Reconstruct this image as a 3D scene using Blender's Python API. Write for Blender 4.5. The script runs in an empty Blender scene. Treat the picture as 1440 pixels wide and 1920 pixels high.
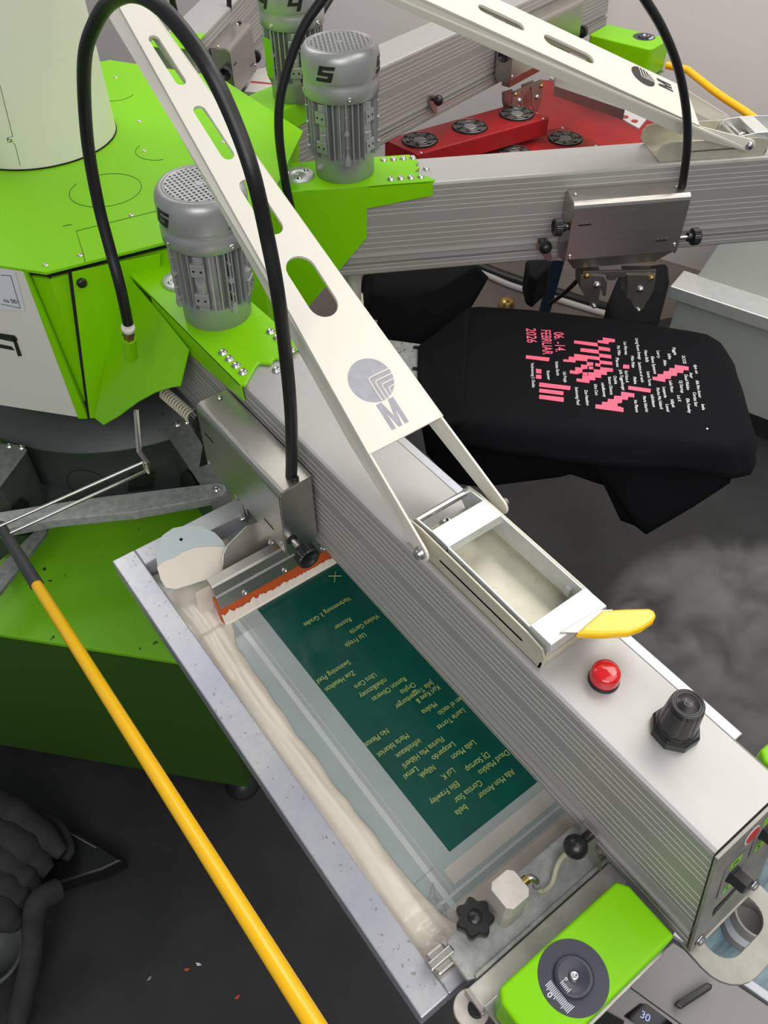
import bpy, bmesh, math, random
from mathutils import Vector, Matrix, noise
random.seed(7)
C = bpy.context.scene.collection
S = bpy.context.scene

# ---------------------------------------------------------------- camera
CAM = Vector((1.68903, -0.47742, 2.0))
RW = Matrix(((0.59932669, 0.80045822, -0.00861124), (0.5870985, -0.44683974, -0.67501822), (-0.54417172, 0.39950079, -0.73775081)))
FPX = 1543.33
cd = bpy.data.cameras.new('camera'); cam = bpy.data.objects.new('camera', cd); C.objects.link(cam)
cd.sensor_fit = 'VERTICAL'; cd.sensor_height = 36.0; cd.lens = 36.0 * FPX / 1920.0; cd.clip_start = 0.02; cd.clip_end = 60
cr, cdn, cf = Vector(RW[0]), Vector(RW[1]), Vector(RW[2])
cam.matrix_world = Matrix(((cr.x, -cdn.x, -cf.x, CAM.x), (cr.y, -cdn.y, -cf.y, CAM.y), (cr.z, -cdn.z, -cf.z, CAM.z), (0, 0, 0, 1)))
S.camera = cam

# ---------------------------------------------------------------- world and lamps
w = bpy.data.worlds.new('room_light'); S.world = w; w.use_nodes = True
bg = w.node_tree.nodes['Background']; bg.inputs[0].default_value = (0.80, 0.86, 0.92, 1); bg.inputs[1].default_value = 0.26
def area_lamp(name, loc, target, sx, sy, power, col=(1, 1, 1)):
    l = bpy.data.lights.new(name, 'AREA'); l.shape = 'RECTANGLE'; l.size = sx; l.size_y = sy; l.energy = power; l.color = col
    o = bpy.data.objects.new(name, l); C.objects.link(o); o.location = loc
    o.rotation_euler = (Vector(target) - Vector(loc)).to_track_quat('-Z', 'Y').to_euler(); return o
area_lamp('ceiling_lamp', (0.6, 1.9, 3.3), (0.6, 1.5, 0), 2.8, 1.4, 46, (1, .97, .93))
area_lamp('ceiling_lamp', (2.4, 0.9, 3.3), (1.8, 0.7, 0), 2.6, 2.0, 27, (1, .97, .93))
area_lamp('ceiling_lamp', (-1.6, 0.3, 3.3), (-.8, 0.2, 0), 1.8, 1.8, 36, (1, .98, .95))
area_lamp('ceiling_lamp', (3.0, -1.5, 3.1), (1.0, 0.3, 1.0), 2.2, 1.6, 48, (1, .98, .95))
S.view_settings.view_transform = 'Standard'; S.view_settings.look = 'None'; S.view_settings.gamma = 1
S.view_settings.use_curve_mapping = False; S.view_settings.exposure = 0.19

# ---------------------------------------------------------------- measuring helpers
def ray(px, py):
    return cr * ((px - 720) / FPX) + cdn * ((py - 960) / FPX) + cf
def at_height(px, py, z):
    v = ray(px, py); return CAM + v * ((z - CAM.z) / v.z)
def on_plane(px, py, p0, n):
    v = ray(px, py); return CAM + v * ((Vector(p0) - CAM).dot(n) / v.dot(n))
class Arm:
    def __init__(s, a, o):
        th = math.radians(a); s.a = th; s.u = Vector((math.cos(th), math.sin(th), 0)); s.n = Vector((-math.sin(th), math.cos(th), 0)); s.o = o
        s.M = Matrix.Translation(s.n * o) @ Matrix.Rotation(th, 4, 'Z')
    def loc(s, P): return s.M.inverted() @ P
    def H(s, px, py, z): return s.loc(at_height(px, py, z))
    def V(s, px, py, y): return s.loc(on_plane(px, py, s.n * (s.o + y), s.n))
    def R(s, px, py, r): return s.loc(on_plane(px, py, s.u * r, s.u))
A6, A5, A4 = Arm(0, 0), Arm(61.3, -.023), Arm(103.4, .0105)

# ---------------------------------------------------------------- materials
def mat(name, col, rough=.5, metal=0, bump=0, bscale=60, var=0, vscale=8, vcol=None, spec=None, coat=0, alpha=1, trans=0, stretch=None, spots=None):
    m = bpy.data.materials.new(name); m.use_nodes = True; nt = m.node_tree; b = nt.nodes['Principled BSDF']
    b.inputs['Base Color'].default_value = (*col, 1); b.inputs['Roughness'].default_value = rough; b.inputs['Metallic'].default_value = metal
    if spec is not None: b.inputs['Specular IOR Level'].default_value = spec
    if coat: b.inputs['Coat Weight'].default_value = coat; b.inputs['Coat Roughness'].default_value = .08
    if alpha < 1: b.inputs['Alpha'].default_value = alpha
    if trans: b.inputs['Transmission Weight'].default_value = trans
    tc = nt.nodes.new('ShaderNodeTexCoord'); src = tc.outputs['Object']
    if stretch:
        mp = nt.nodes.new('ShaderNodeMapping'); mp.inputs['Scale'].default_value = stretch; nt.links.new(src, mp.inputs[0]); src = mp.outputs[0]
    last = None
    if var:
        n = nt.nodes.new('ShaderNodeTexNoise'); n.inputs['Scale'].default_value = vscale; n.inputs['Detail'].default_value = 6; n.inputs['Roughness'].default_value = .65
        nt.links.new(src, n.inputs[0])
        r = nt.nodes.new('ShaderNodeValToRGB'); r.color_ramp.elements[0].position = .35; r.color_ramp.elements[1].position = .68
        c2 = vcol or tuple(max(0, c * (1 - var)) for c in col)
        r.color_ramp.elements[0].color = (*c2, 1); r.color_ramp.elements[1].color = (*col, 1)
        nt.links.new(n.outputs[0], r.inputs[0]); last = r.outputs[0]
    if spots:   # (scale, threshold, colour): specks of dirt or paint
        n = nt.nodes.new('ShaderNodeTexNoise'); n.inputs['Scale'].default_value = spots[0]; n.inputs['Detail'].default_value = 3
        nt.links.new(tc.outputs['Object'], n.inputs[0])
        r = nt.nodes.new('ShaderNodeValToRGB'); r.color_ramp.elements[0].position = spots[1]; r.color_ramp.elements[1].position = spots[1] + .03
        nt.links.new(n.outputs[0], r.inputs[0])
        mx = nt.nodes.new('ShaderNodeMix'); mx.data_type = 'RGBA'; nt.links.new(r.outputs[0], mx.inputs[0])
        if last: nt.links.new(last, mx.inputs[6])
        else: mx.inputs[6].default_value = (*col, 1)
        mx.inputs[7].default_value = (*spots[2], 1); last = mx.outputs[2]
    if last: nt.links.new(last, b.inputs['Base Color'])
    if bump:
        n = nt.nodes.new('ShaderNodeTexNoise'); n.inputs['Scale'].default_value = bscale; n.inputs['Detail'].default_value = 4
        nt.links.new(src, n.inputs[0])
        bp = nt.nodes.new('ShaderNodeBump'); bp.inputs['Strength'].default_value = bump; bp.inputs['Distance'].default_value = .002
        nt.links.new(n.outputs[0], bp.inputs['Height']); nt.links.new(bp.outputs[0], b.inputs['Normal'])
    return m
M = dict(
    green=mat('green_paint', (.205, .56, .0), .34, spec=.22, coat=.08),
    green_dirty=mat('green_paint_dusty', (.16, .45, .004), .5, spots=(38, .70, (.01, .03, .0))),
    green_shade_seam=mat('green_shade_and_seam', (.028, .085, .004), .55),  # green darkened to hold the base cabinet's shade; also draws seams and scratches
    cream=mat('cream_paint', (.70, .675, .59), .35, coat=.15),
    column=mat('column_paint', (.70, .69, .57), .4, bump=.05, bscale=90),
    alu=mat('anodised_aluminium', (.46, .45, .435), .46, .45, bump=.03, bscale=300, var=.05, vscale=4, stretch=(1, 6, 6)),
    alu_side_shade=mat('aluminium_side_shade', (.36, .35, .325), .5, .35),  # same metal as the beam top, side shade put into a darker colour
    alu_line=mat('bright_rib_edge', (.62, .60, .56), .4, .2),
    steel=mat('brushed_steel', (.50, .48, .44), .33, .95, bump=.12, bscale=60, stretch=(1, 1, 25), var=.12, vscale=12),
    zinc=mat('zinc_plate', (.72, .74, .72), .35, .6, var=.12, vscale=40),
    chrome=mat('chrome', (.60, .59, .57), .28, 1),
    motor=mat('silver_motor_paint', (.38, .385, .385), .36, .45, bump=.05, bscale=200),
    dark=mat('black_rubber', (.006, .006, .007), .42),
    plastic=mat('black_plastic', (.012, .012, .013), .3),
    hole=mat('dark_hole', (.004, .004, .004), .8),
    ink_black=mat('printed_black', (.01, .01, .01), .5),
    logo=mat('grey_print', (.36, .36, .40), .5, var=.18, vscale=60),
    yellow=mat('yellow_paint', (.95, .52, .0), .25, coat=.4),
    yellow_grip=mat('yellow_dip_grip', (.93, .55, .0), .22, coat=.5),
    grip=mat('dark_grey_sleeve', (.045, .045, .05), .55, var=.3, vscale=40),
    red=mat('red_paint', (.40, .010, .014), .45, var=.25, vscale=9),
    red_lens=mat('red_lens', (.60, .008, .015), .12, coat=.6),
    brass=mat('brass', (.45, .30, .11), .3, .9),
    frame=mat('screen_aluminium', (.62, .62, .62), .36, .6, var=.35, vscale=6, vcol=(.47, .475, .56), bump=.1, bscale=120, spots=(160, .66, (.35, .33, .30))),
    mesh=mat('screen_mesh', (.36, .41, .40), .16, var=.12, vscale=6, coat=.35),
    tape=mat('clear_tape', (.50, .53, .52), .12, coat=.5),
    beige_tape=mat('beige_tape', (.50, .47, .43), .2),
    teal=mat('teal_emulsion', (.004, .085, .062), .2, var=.35, vscale=5, coat=.3),
    stencil_text=mat('open_stencil', (.42, .50, .14), .5),
    ink=mat('cream_white_ink', (.80, .72, .62), .3, bump=.25, bscale=25, coat=.3),
    ink_thin=mat('thin_ink_film', (.70, .62, .53), .35, var=.25, vscale=14, bump=.2, bscale=30),
    disc=mat('pale_grey_plastic', (.50, .57, .57), .3),
    orange=mat('orange_squeegee_rubber', (.52, .09, .02), .38),
    shirt=mat('black_cotton', (.0045, .0045, .006), .9, bump=.3, bscale=500, spec=.15),
    pink=mat('pink_print', (.90, .13, .22), .6),
    white_print=mat('white_print', (.75, .75, .76), .6),
    hub=mat('grey_hub_paint', (.065, .074, .071), .45, var=.2, vscale=10, spots=(30, .72, (.02, .02, .02))),
    cast=mat('speckled_grey_casting', (.46, .46, .45), .5, .3, var=.35, vscale=60, bump=.2, bscale=80),
    floor=mat('painted_concrete', (.021, .021, .022), .6, var=.5, vscale=5, bump=.15, bscale=30, spots=(9, .70, (.008, .008, .009))),
    wall=mat('rough_white_wall', (.72, .665, .64), .85, bump=.35, bscale=18),
    cabinet=mat('dryer_grey_paint', (.33, .34, .31), .5, bump=.05),
    table=mat('grey_enamel', (.22, .21, .205), .4),
    display=mat('black_glass', (.004, .004, .006), .08),
    blue=mat('blue_stained_liner', (.20, .30, .34), .45, var=.55, vscale=14, stretch=(6, 1, 1), bump=.2),
    paper=mat('white_paper', (.62, .64, .68), .7),
    white=mat('white_panel', (.66, .64, .58), .45),
    navy=mat('navy_steel', (.015, .03, .055), .5),
    label_red=mat('red_label', (.55, .05, .05), .4),
    cloth=mat('charcoal_quilted_cloth', (.026, .026, .027), .85, bump=.6, bscale=180, var=.4, vscale=20),
    cable=mat('white_cable', (.55, .52, .49), .5),
    coil=mat('cream_coil', (.50, .47, .36), .4),
    dial=mat('slate_dial', (.035, .035, .055), .35),
    block_steel=mat('dull_steel_plate', (.36, .35, .31), .5, .45, var=.25, vscale=25),
    concrete=mat('pale_brown_floor', (.155, .13, .115), .8, var=.25, vscale=4),  # lighter brown floor zone towards the back wall
)
dm = bpy.data.materials.new('lit_digits'); dm.use_nodes = True
db = dm.node_tree.nodes['Principled BSDF']; db.inputs['Base Color'].default_value = (.1, .1, .2, 1); db.inputs['Emission Color'].default_value = (.45, .5, 1, 1); db.inputs['Emission Strength'].default_value = .8
M['digits'] = dm

# ---------------------------------------------------------------- object helpers
def wm(o):
    m = o.matrix_basis.copy(); p = o.parent
    while p: m = p.matrix_basis @ m; p = p.parent
    return m
def link(name, me, material, parent=None, world=False):
    o = bpy.data.objects.new(name, me); C.objects.link(o)
    if material is not None and not me.materials: me.materials.append(M[material] if isinstance(material, str) else material)
    if parent:
        o.parent = parent
        if world: me.transform(wm(parent).inverted())
    return o
def thing(name, label, cat, Mx=None, group=None):
    o = bpy.data.objects.new(name, None); C.objects.link(o); o.empty_display_size = .05
    if Mx is not None: o.matrix_basis = Mx if isinstance(Mx, Matrix) else Matrix.Translation(Vector(Mx))
    o['label'] = label; o['category'] = cat
    if group: o['group'] = group
    return o
def tag(o, label, cat, group=None, kind=None):
    o['label'] = label; o['category'] = cat
    if group: o['group'] = group
    if kind: o['kind'] = kind
    return o
def structure(o): o['kind'] = 'structure'; return o

class MB:
    def __init__(s): s.v = []; s.f = []; s.sm = []
    def add(s, vs, fs, smooth=False):
        b = len(s.v); s.v += [Vector(v) for v in vs]
        for f in fs: s.f.append([b + i for i in f]); s.sm.append(smooth)
        return s
    def box(s, x0, x1, y0, y1, z0, z1, T=None):
        vs = [Vector((x, y, z)) for z in (z0, z1) for y in (y0, y1) for x in (x0, x1)]
        if T: vs = [T @ v for v in vs]
        return s.add(vs, [(0, 2, 3, 1), (4, 5, 7, 6), (0, 1, 5, 4), (2, 6, 7, 3), (0, 4, 6, 2), (1, 3, 7, 5)])
    def cyl(s, p0, p1, r0, r1=None, n=24, caps=True):
        p0, p1 = Vector(p0), Vector(p1); r1 = r0 if r1 is None else r1
        return s.lathe([(r0, 0), (r1, (p1 - p0).length)], p0, p1 - p0, n, caps)
    def lathe(s, prof, p0=(0, 0, 0), axis=(0, 0, 1), n=32, caps=True, smooth=True):
        q = Vector(axis).to_track_quat('Z', 'Y').to_matrix(); p0 = Vector(p0)
        vs = [p0 + q @ Vector((r * math.cos(2 * math.pi * k / n), r * math.sin(2 * math.pi * k / n), z)) for r, z in prof for k in range(n)]
        fs = [(i * n + k, i * n + (k + 1) % n, (i + 1) * n + (k + 1) % n, (i + 1) * n + k) for i in range(len(prof) - 1) for k in range(n)]
        s.add(vs, fs, smooth)
        if caps:
            s.add(vs[:n], [tuple(reversed(range(n)))]); s.add(vs[-n:], [tuple(range(n))])
        return s
    def tube(s, pts, r, n=10, caps=True):
        pts = [Vector(p) for p in pts]; m = len(pts); up = Vector((0, 0, 1)); vs = []
        for i, p in enumerate(pts):
            t = (pts[min(i + 1, m - 1)] - pts[max(i - 1, 0)]).normalized()
            if abs(t.dot(up)) > .98: up = Vector((1, 0, 0)) if abs(t.x) < .9 else Vector((0, 1, 0))
            a = t.cross(up).normalized(); b = a.cross(t).normalized(); up = b
            rr = r[i] if isinstance(r, (list, tuple)) else r
            vs += [p + (a * math.cos(2 * math.pi * k / n) + b * math.sin(2 * math.pi * k / n)) * rr for k in range(n)]
        s.add(vs, [(i * n + k, i * n + (k + 1) % n, (i + 1) * n + (k + 1) % n, (i + 1) * n + k) for i in range(m - 1) for k in range(n)], True)
        if caps: s.add(vs[:n], [tuple(reversed(range(n)))]); s.add(vs[-n:], [tuple(range(n))])
        return s
    def slab(s, pts, vec):      # polygon (3-D, planar) pushed along vec
        pts = [Vector(p) for p in pts]; n = len(pts); vec = Vector(vec)
        nn = Vector((0, 0, 0))
        for i in range(n): nn += pts[i].cross(pts[(i + 1) % n])
        if nn.dot(vec) > 0: pts = pts[::-1]
        vs = pts + [p + vec for p in pts]
        return s.add(vs, [tuple(range(n)), tuple(reversed(range(n, 2 * n)))] + [(i, i + n, (i + 1) % n + n, (i + 1) % n) for i in range(n)])
    def ball(s, c, r, n=20, sz=1):
        pr = [(max(1e-4, math.sin(math.pi * i / 12)) * r, -math.cos(math.pi * i / 12) * r * sz) for i in range(13)]
        return s.lathe(pr, c, (0, 0, 1), n, False)
    def build(s, name, material, parent=None, world=False, bevel=0, seg=2, sub=0):
        me = bpy.data.meshes.new(name); me.from_pydata([tuple(v) for v in s.v], [], s.f); me.update()
        for p, q in zip(me.polygons, s.sm): p.use_smooth = q
        bm = bmesh.new(); bm.from_mesh(me); bmesh.ops.recalc_face_normals(bm, faces=bm.faces); bm.to_mesh(me); bm.free()
        o = link(name, me, material, parent, world)
        if bevel:
            b = o.modifiers.new('bevel', 'BEVEL'); b.width = bevel; b.segments = seg; b.limit_method = 'ANGLE'; b.angle_limit = .6
        if sub:
            b = o.modifiers.new('subdiv', 'SUBSURF'); b.levels = sub; b.render_levels = sub
        return o
def smooth_path(P, k=8):
    P = [Vector(p) for p in P]; P = [P[0] * 2 - P[1]] + P + [P[-1] * 2 - P[-2]]; out = []
    for i in range(1, len(P) - 2):
        a, b, c, d = P[i - 1:i + 3]
        for j in range(k):
            t = j / k; out.append(.5 * ((2 * b) + (c - a) * t + (2 * a - 5 * b + 4 * c - d) * t * t + (3 * b - a - 3 * c + d) * t ** 3))
    out.append(P[-2]); return out
def plate(loops, thick, Mx, name, material, parent=None, bevel=0, world=False):
    """flat sheet with holes: first loop outline, the others holes; local x-y plane, thickness upwards"""
    cu = bpy.data.curves.new(name, 'CURVE'); cu.dimensions = '2D'; cu.fill_mode = 'BOTH'; cu.extrude = thick / 2; cu.bevel_depth = bevel
    for lp in loops:
        sp = cu.splines.new('POLY'); sp.points.add(len(lp) - 1); sp.use_cyclic_u = True
        for p, q in zip(sp.points, lp): p.co = (q[0], q[1], 0, 1)
    t = bpy.data.objects.new('tmp', cu); C.objects.link(t); dg = bpy.context.evaluated_depsgraph_get()
    me = bpy.data.meshes.new_from_object(t.evaluated_get(dg)); bpy.data.objects.remove(t); bpy.data.curves.remove(cu)
    me.transform(Mx @ Matrix.Translation((0, 0, thick / 2))); me.materials.clear(); me.name = name
    return link(name, me, material, parent, world)
def frame_matrix(o, x, z):
    x = Vector(x).normalized(); z = Vector(z).normalized(); y = z.cross(x).normalized(); z = x.cross(y)
    return Matrix(((x.x, y.x, z.x, o[0]), (x.y, y.y, z.y, o[1]), (x.z, y.z, z.z, o[2]), (0, 0, 0, 1)))
def stadium(x0, x1, r, cy=0, n=10, r1=None):
    r1 = r1 or r; out = []
    for k in range(n + 1):
        a = math.pi / 2 + math.pi * k / n; out.append((x0 + r * math.cos(a), cy + r * math.sin(a)))
    for k in range(n + 1):
        a = -math.pi / 2 + math.pi * k / n; out.append((x1 + r1 * math.cos(a), cy + r1 * math.sin(a)))
    return out
def circle2(cx, cy, r, n=32): return [(cx + r * math.cos(2 * math.pi * k / n), cy + r * math.sin(2 * math.pi * k / n)) for k in range(n)]
def lettering(body, start, along, up, height, width=None, name='printed_text', material='ink_black', parent=None, world=False, lift=.0003, bold=0, center=False):
    cu = bpy.data.curves.new(name, 'FONT'); cu.body = body; cu.size = 1; cu.extrude = 0; cu.offset = bold
    t = bpy.data.objects.new('tmp', cu); C.objects.link(t); dg = bpy.context.evaluated_depsgraph_get()
    me = bpy.data.meshes.new_from_object(t.evaluated_get(dg)); bpy.data.objects.remove(t); bpy.data.curves.remove(cu)
    xs = [v.co.x for v in me.vertices] or [0, 1]; x0, x1 = min(xs), max(xs)
    k = height / .72; kx = (width / (x1 - x0)) if width else k
    al = Vector(along).normalized(); u = Vector(up); u = (u - al * u.dot(al)).normalized(); nn = al.cross(u)
    off = -(x1 - x0) / 2 if center else 0
    for v in me.vertices:
        x = (v.co.x - x0 + off) * kx; y = v.co.y * k
        v.co = Vector(start) + al * x + u * y + nn * lift
    me.materials.clear(); me.name = name
    return link(name, me, material, parent, world)
def digit_mesh(d):
    t = .24
    seg = dict(T=(0, 1, 1 - t, 1), Mi=(0, 1, .5 - t / 2, .5 + t / 2), B=(0, 1, 0, t), TL=(0, t * 1.2, .5, 1), TR=(1 - t * 1.2, 1, .5, 1), BL=(0, t * 1.2, 0, .5), BR=(1 - t * 1.2, 1, 0, .5))
    return [seg[k] for k in {'4': ('TL', 'Mi', 'TR', 'BR'), '5': ('T', 'TL', 'Mi', 'BR', 'B'), '6': ('T', 'TL', 'BL', 'Mi', 'BR', 'B')}[d]]
def numeral_on_cylinder(d, R, z0, h, ang, wd, parent, name='numeral'):
    m = MB()
    for k, (x0, x1, y0, y1) in enumerate(digit_mesh(d)):
        n = 8; vs = []; rr = R + .0004 + .00008 * k
        for i in range(n + 1):
            for yy in (y0, y1):
                x = x0 + (x1 - x0) * i / n + .28 * (yy - .5)
                a = ang + (x - .5) * wd / R; vs.append((rr * math.cos(a), rr * math.sin(a), z0 + yy * h))
        m.add(vs, [(2 * i, 2 * i + 2, 2 * i + 3, 2 * i + 1) for i in range(n)])
    return m.build(name, 'ink_black', parent)
def numeral_flat(d, o, al, up, wd, h, parent, name='numeral', world=False, material='ink_black'):
    m = MB(); al = Vector(al).normalized(); up = Vector(up).normalized(); nn = al.cross(up)
    for k, (x0, x1, y0, y1) in enumerate(digit_mesh(d)):
        m.slab([Vector(o) + al * ((x + .28 * (y - .5)) * wd) + up * (y * h) + nn * .0003 for x, y in ((x0, y0), (x1, y0), (x1, y1), (x0, y1))], nn * (.0003 + .0001 * k))
    return m.build(name, material, parent, world)
def socket_bolt(parent, p, axis=(0, 0, 1), r=.0055, h=.005, name='bolt', material='chrome', world=False):
    m = MB(); m.lathe([(r * 1.35, 0), (r * 1.35, h * .2), (r, h * .25), (r, h * .9), (r * .8, h), (r * .5, h), (r * .45, h * .5), (.0001, h * .5)], p, axis, 16)
    return m.build(name, material, parent, world)

# ================================================================ ROOM
def slab_obj(name, pts, vec, material):
    return structure(MB().slab(pts, vec).build(name, material))
slab_obj('floor', [(-4, -2.5, 0), (5, -2.5, 0), (5, 4.5, 0), (-4, 4.5, 0)], (0, 0, -.1), 'floor')
wd = Vector((math.cos(math.radians(20)), math.sin(math.radians(20)), 0)); w0 = Vector((-.72, 2.38, 0))
slab_obj('wall_back', [w0 - wd * 3.2, w0 + wd * 5.5, w0 + wd * 5.5 + Vector((0, 0, 3.4)), w0 - wd * 3.2 + Vector((0, 0, 3.4))], Vector((-wd.y, wd.x, 0)) * .15, 'wall')
zf = [at_height(x, y, .0) for x, y in ((560, 640), (900, 640), (1240, 600), (1440, 560))]
slab_obj('floor', [Vector((p.x, p.y, 0)) for p in zf] + [Vector((2.5, 4.4, 0)), Vector((-3.8, 4.4, 0)), Vector((-3.8, .9, 0))], (0, 0, .002), 'concrete')
# ================================================================ PRESS BODY
HZ = 1.25
top_pts = [(.350, -.199), (.415, .188), (.146, .453), (-.241, .461), (-.502, .300), (-.56, -.10), (-.33, -.42), (.02, -.46)]
body = thing('press_body', 'bright green octagonal hub housing in the middle of the printing press, with white side panel', 'machine housing', (-.07, 0, 0.78))
m = MB(); m.slab([(x, y, HZ - .004) for x, y in top_pts], (0, 0, .006)); m.build('top_cover', 'green', body, True, .001)
def inset(p, k): c = Vector((-.07, 0)); v = Vector(p) - c; return c + v * k
# side walls under the cover
ins = [inset(p, .97) for p in top_pts]; low = [inset(p, .955) for p in top_pts]
for i in range(8):
    a, b = ins[i], ins[(i + 1) % 8]; c, d = low[(i + 1) % 8], low[i]
    nrm = Vector(((b - a).y, -(b - a).x, 0)).normalized() * -.01
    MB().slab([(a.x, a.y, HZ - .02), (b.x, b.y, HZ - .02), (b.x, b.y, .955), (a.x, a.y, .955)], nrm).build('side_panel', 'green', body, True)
m = MB(); m.slab([(p.x * .985 , p.y * .985, HZ - .022) for p in ins], (0, 0, .019)); m.build('shadow_gap', 'hole', body, True)
# white front-left panel lying over the green wall between the corner and the left
P0, P1 = Vector((.350, -.199, 0)), Vector((.02, -.46, 0)); dd = (P1 - P0).normalized(); nn = Vector((-dd.y, dd.x, 0)); nn = nn if nn.dot(P0) > 0 else -nn
n_out = Vector((dd.y, -dd.x, 0)); n_out = n_out if n_out.dot(P0) > 0 else -n_out
Q = P0 + n_out * .0
def fp(px, py, off=.0): return on_plane(px, py, Q + n_out * off, n_out)
wp = MB().slab([fp(-60, 494), fp(43, 508), fp(147, 782), fp(-60, 750)], -n_out * .006).build('white_panel', 'white', body, True)
MB().slab([fp(43, 508), fp(48, 508), fp(165, 785), fp(147, 785)], -n_out * .006).build('corner_strip', 'green', body, True)
sh = MB().slab([fp(-60, 505, .001), fp(28, 508, .001), fp(48, 583, .001), (fp(-60, 574, .001))], n_out * .0008).build('paper_notice', 'paper', body, True)
for a, b in (((2, 516), (20, 517)), ((20, 517), (38, 578)), ((38, 578), (2, 570))):
    MB().tube([fp(*a, .0022), fp(*b, .0022)], .0005, 6).build('ruled_line', 'ink_black', sh, True)
lettering('ea 001', fp(8, 566, .0022), fp(40, 572, .0022) - fp(0, 566, .0022), (0, 0, 1), .009, None, 'printed_text', 'ink_black', sh, True)
# black angular letter at the left edge of the white panel
def stroke(pts, parent, name='letter_stroke'):
    MB().slab([fp(*p, .0012) for p in pts], n_out * .0006).build(name, 'ink_black', parent, True)
stroke([(-20, 622), (27, 629), (33, 636), (30, 642), (-20, 631)], wp, 'black_letter')
stroke([(22, 630), (30, 636), (41, 667), (34, 668)], wp, 'black_letter')
stroke([(-20, 641), (22, 650), (27, 657), (-20, 648)], wp, 'black_letter')
# recessed door with black button, right of the slit
D0, D1 = Vector((.350, -.199, 0)), Vector((.415, .188, 0)); dn = Vector(((D1 - D0).y, -(D1 - D0).x, 0)).normalized()
def dp(px, py, off=.002): return on_plane(px, py, D0 + dn * (off - .008), dn)
dr = MB().slab([dp(134, 509), dp(300, 474), dp(300, 600), dp(176, 783), dp(168, 783)], dn * .003).build('door', 'green', body, True, .001)
dr['label'] = 'green access door beside the black slit'
MB().slab([dp(127, 508, .001), dp(134, 507, .001), dp(170, 785, .001), dp(164, 785, .001)], dn * .002).build('door_gap', 'hole', body, True)
MB().lathe([(.009, 0), (.0085, .004), (.005, .006), (.0001, .0065)], dp(153, 530, .006), dn, 20).build('door_button', 'plastic', body, True)
# rivets and cut-out lines on the cover
for px, py in ((217, 146), (261, 228), (270, 283), (168, 331), (246, 404), (150, 479), (85, 497), (441, 283 - 60), (418, 327 - 60)):
    p = at_height(px, py, HZ + .0015); socket_bolt(body, p, r=.0042, h=.0022, name='rivet', world=True)
def thin_line(px, parent, name, z=HZ + .0023, material='green_shade_seam', r=.0006):
    return MB().tube([at_height(x, y, z) for x, y in px], r, 6).build(name, material, parent, True)
thin_line([(296, 395), (143, 433), (155, 472), (160, 492)], body, 'panel_seam')
cc = at_height(198, 356, HZ + .0023)
MB().tube([cc + Vector((.068 * math.cos(a), .068 * math.sin(a), 0)) for a in [i * .12 - 2.6 for i in range(48)]], .0006, 6).build('cutout_line', 'green_shade_seam', body, True)
cc = at_height(300, 280, HZ + .0023)
MB().tube([cc + Vector((.05 * math.cos(a), .05 * math.sin(a), 0)) for a in [i * .12 - 2.6 for i in range(20)]], .0006, 6).build('cutout_line', 'green_shade_seam', body, True)
cc = at_height(215, 175, HZ + .0023)
MB().tube([cc + Vector((.045 * math.cos(a), .045 * math.sin(a), 0)) for a in [i * .12 - 2.0 for i in range(24)]], .0006, 6).build('cutout_line', 'green_shade_seam', body, True)
MB().tube([at_height(x, y, HZ + .0023) for x, y in ((118, 424), (134, 421))], .0008, 6).build('scratch', 'green_shade_seam', body, True)

col = thing('centre_column', 'wide cream cylindrical column rising from the green hub cover', 'column', (-.175, -.006, HZ + .002))
MB().lathe([(.1595, 0), (.159, .004), (.159, 1.05), (.155, 1.06)], (0, 0, 0), n=96).build('shell', 'column', col)
MB().lathe([(.1605, 0), (.1605, .003)], (0, 0, 0), n=96).build('base_gap', 'hole', col)
def cyl_hit(px, py, R=.1593):
    v = ray(px, py); o = CAM - Vector((-.175, -.006, 0)); a = v.x ** 2 + v.y ** 2; b = 2 * (o.x * v.x + o.y * v.y); c = o.x ** 2 + o.y ** 2 - R * R
    return CAM + v * ((-b - math.sqrt(b * b - 4 * a * c)) / (2 * a))
MB().tube([cyl_hit(*p) for p in ((0, 160), (12, 208), (24, 256), (20, 257), (13, 262), (15, 266))], .0005, 6).build('seam', 'green_shade_seam', col, True)
MB().tube([cyl_hit(*p) for p in ((24, 268), (28, 270), (38, 311))], .0005, 6).build('seam', 'green_shade_seam', col, True)
p = cyl_hit(18, 262); socket_bolt(col, p, p - Vector((-.175, -.006, p.z)), .004, .002, 'screw', world=True)

# ================================================================ PRINT ARMS
BW = .0588; ZT = 1.2; ZL = .996
RF = (.084, .148, .2, .255, .305, .44, .50, .56, .62, .68, .73, .88, .93)
def beam_mesh(r0, r1t, r1b, rail0=None):
    h = ZT - ZL; pr = [(-BW + .006, ZT), (-BW + .002, ZT - .0015), (-BW, ZT - .006)]
    ev = []
    for f in RF: ev.append((f, 'r'))
    ev += [(.78, 'c')]; ev.sort()
    for f, k in ev:
        z = ZT - f * h
        if k == 'r': pr += [(-BW, z + .0006), (-BW - .0003, z + .0005), (-BW - .0003, z - .0005), (-BW, z - .0006)]
        else: pr += [(-BW - .002, z + .001), (-BW + .006, z - .001), (-BW + .006, z - .010), (-BW - .003, z - .011)]
    pr += [(-BW, ZL + .004), (-BW + .004, ZL), (BW - .004, ZL), (BW, ZL + .004), (BW, ZT - .006), (BW - .006, ZT)]
    m = MB(); n = len(pr)
    vs = [(r0, y, z) for y, z in pr] + [(r1t + (r1b - r1t) * (ZT - z) / h, y, z) for y, z in pr]
    m.add(vs, [(i, (i + 1) % n, (i + 1) % n + n, i + n) for i in range(n)] + [tuple(range(n)), tuple(range(2 * n - 1, n - 1, -1))])
    return m
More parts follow.
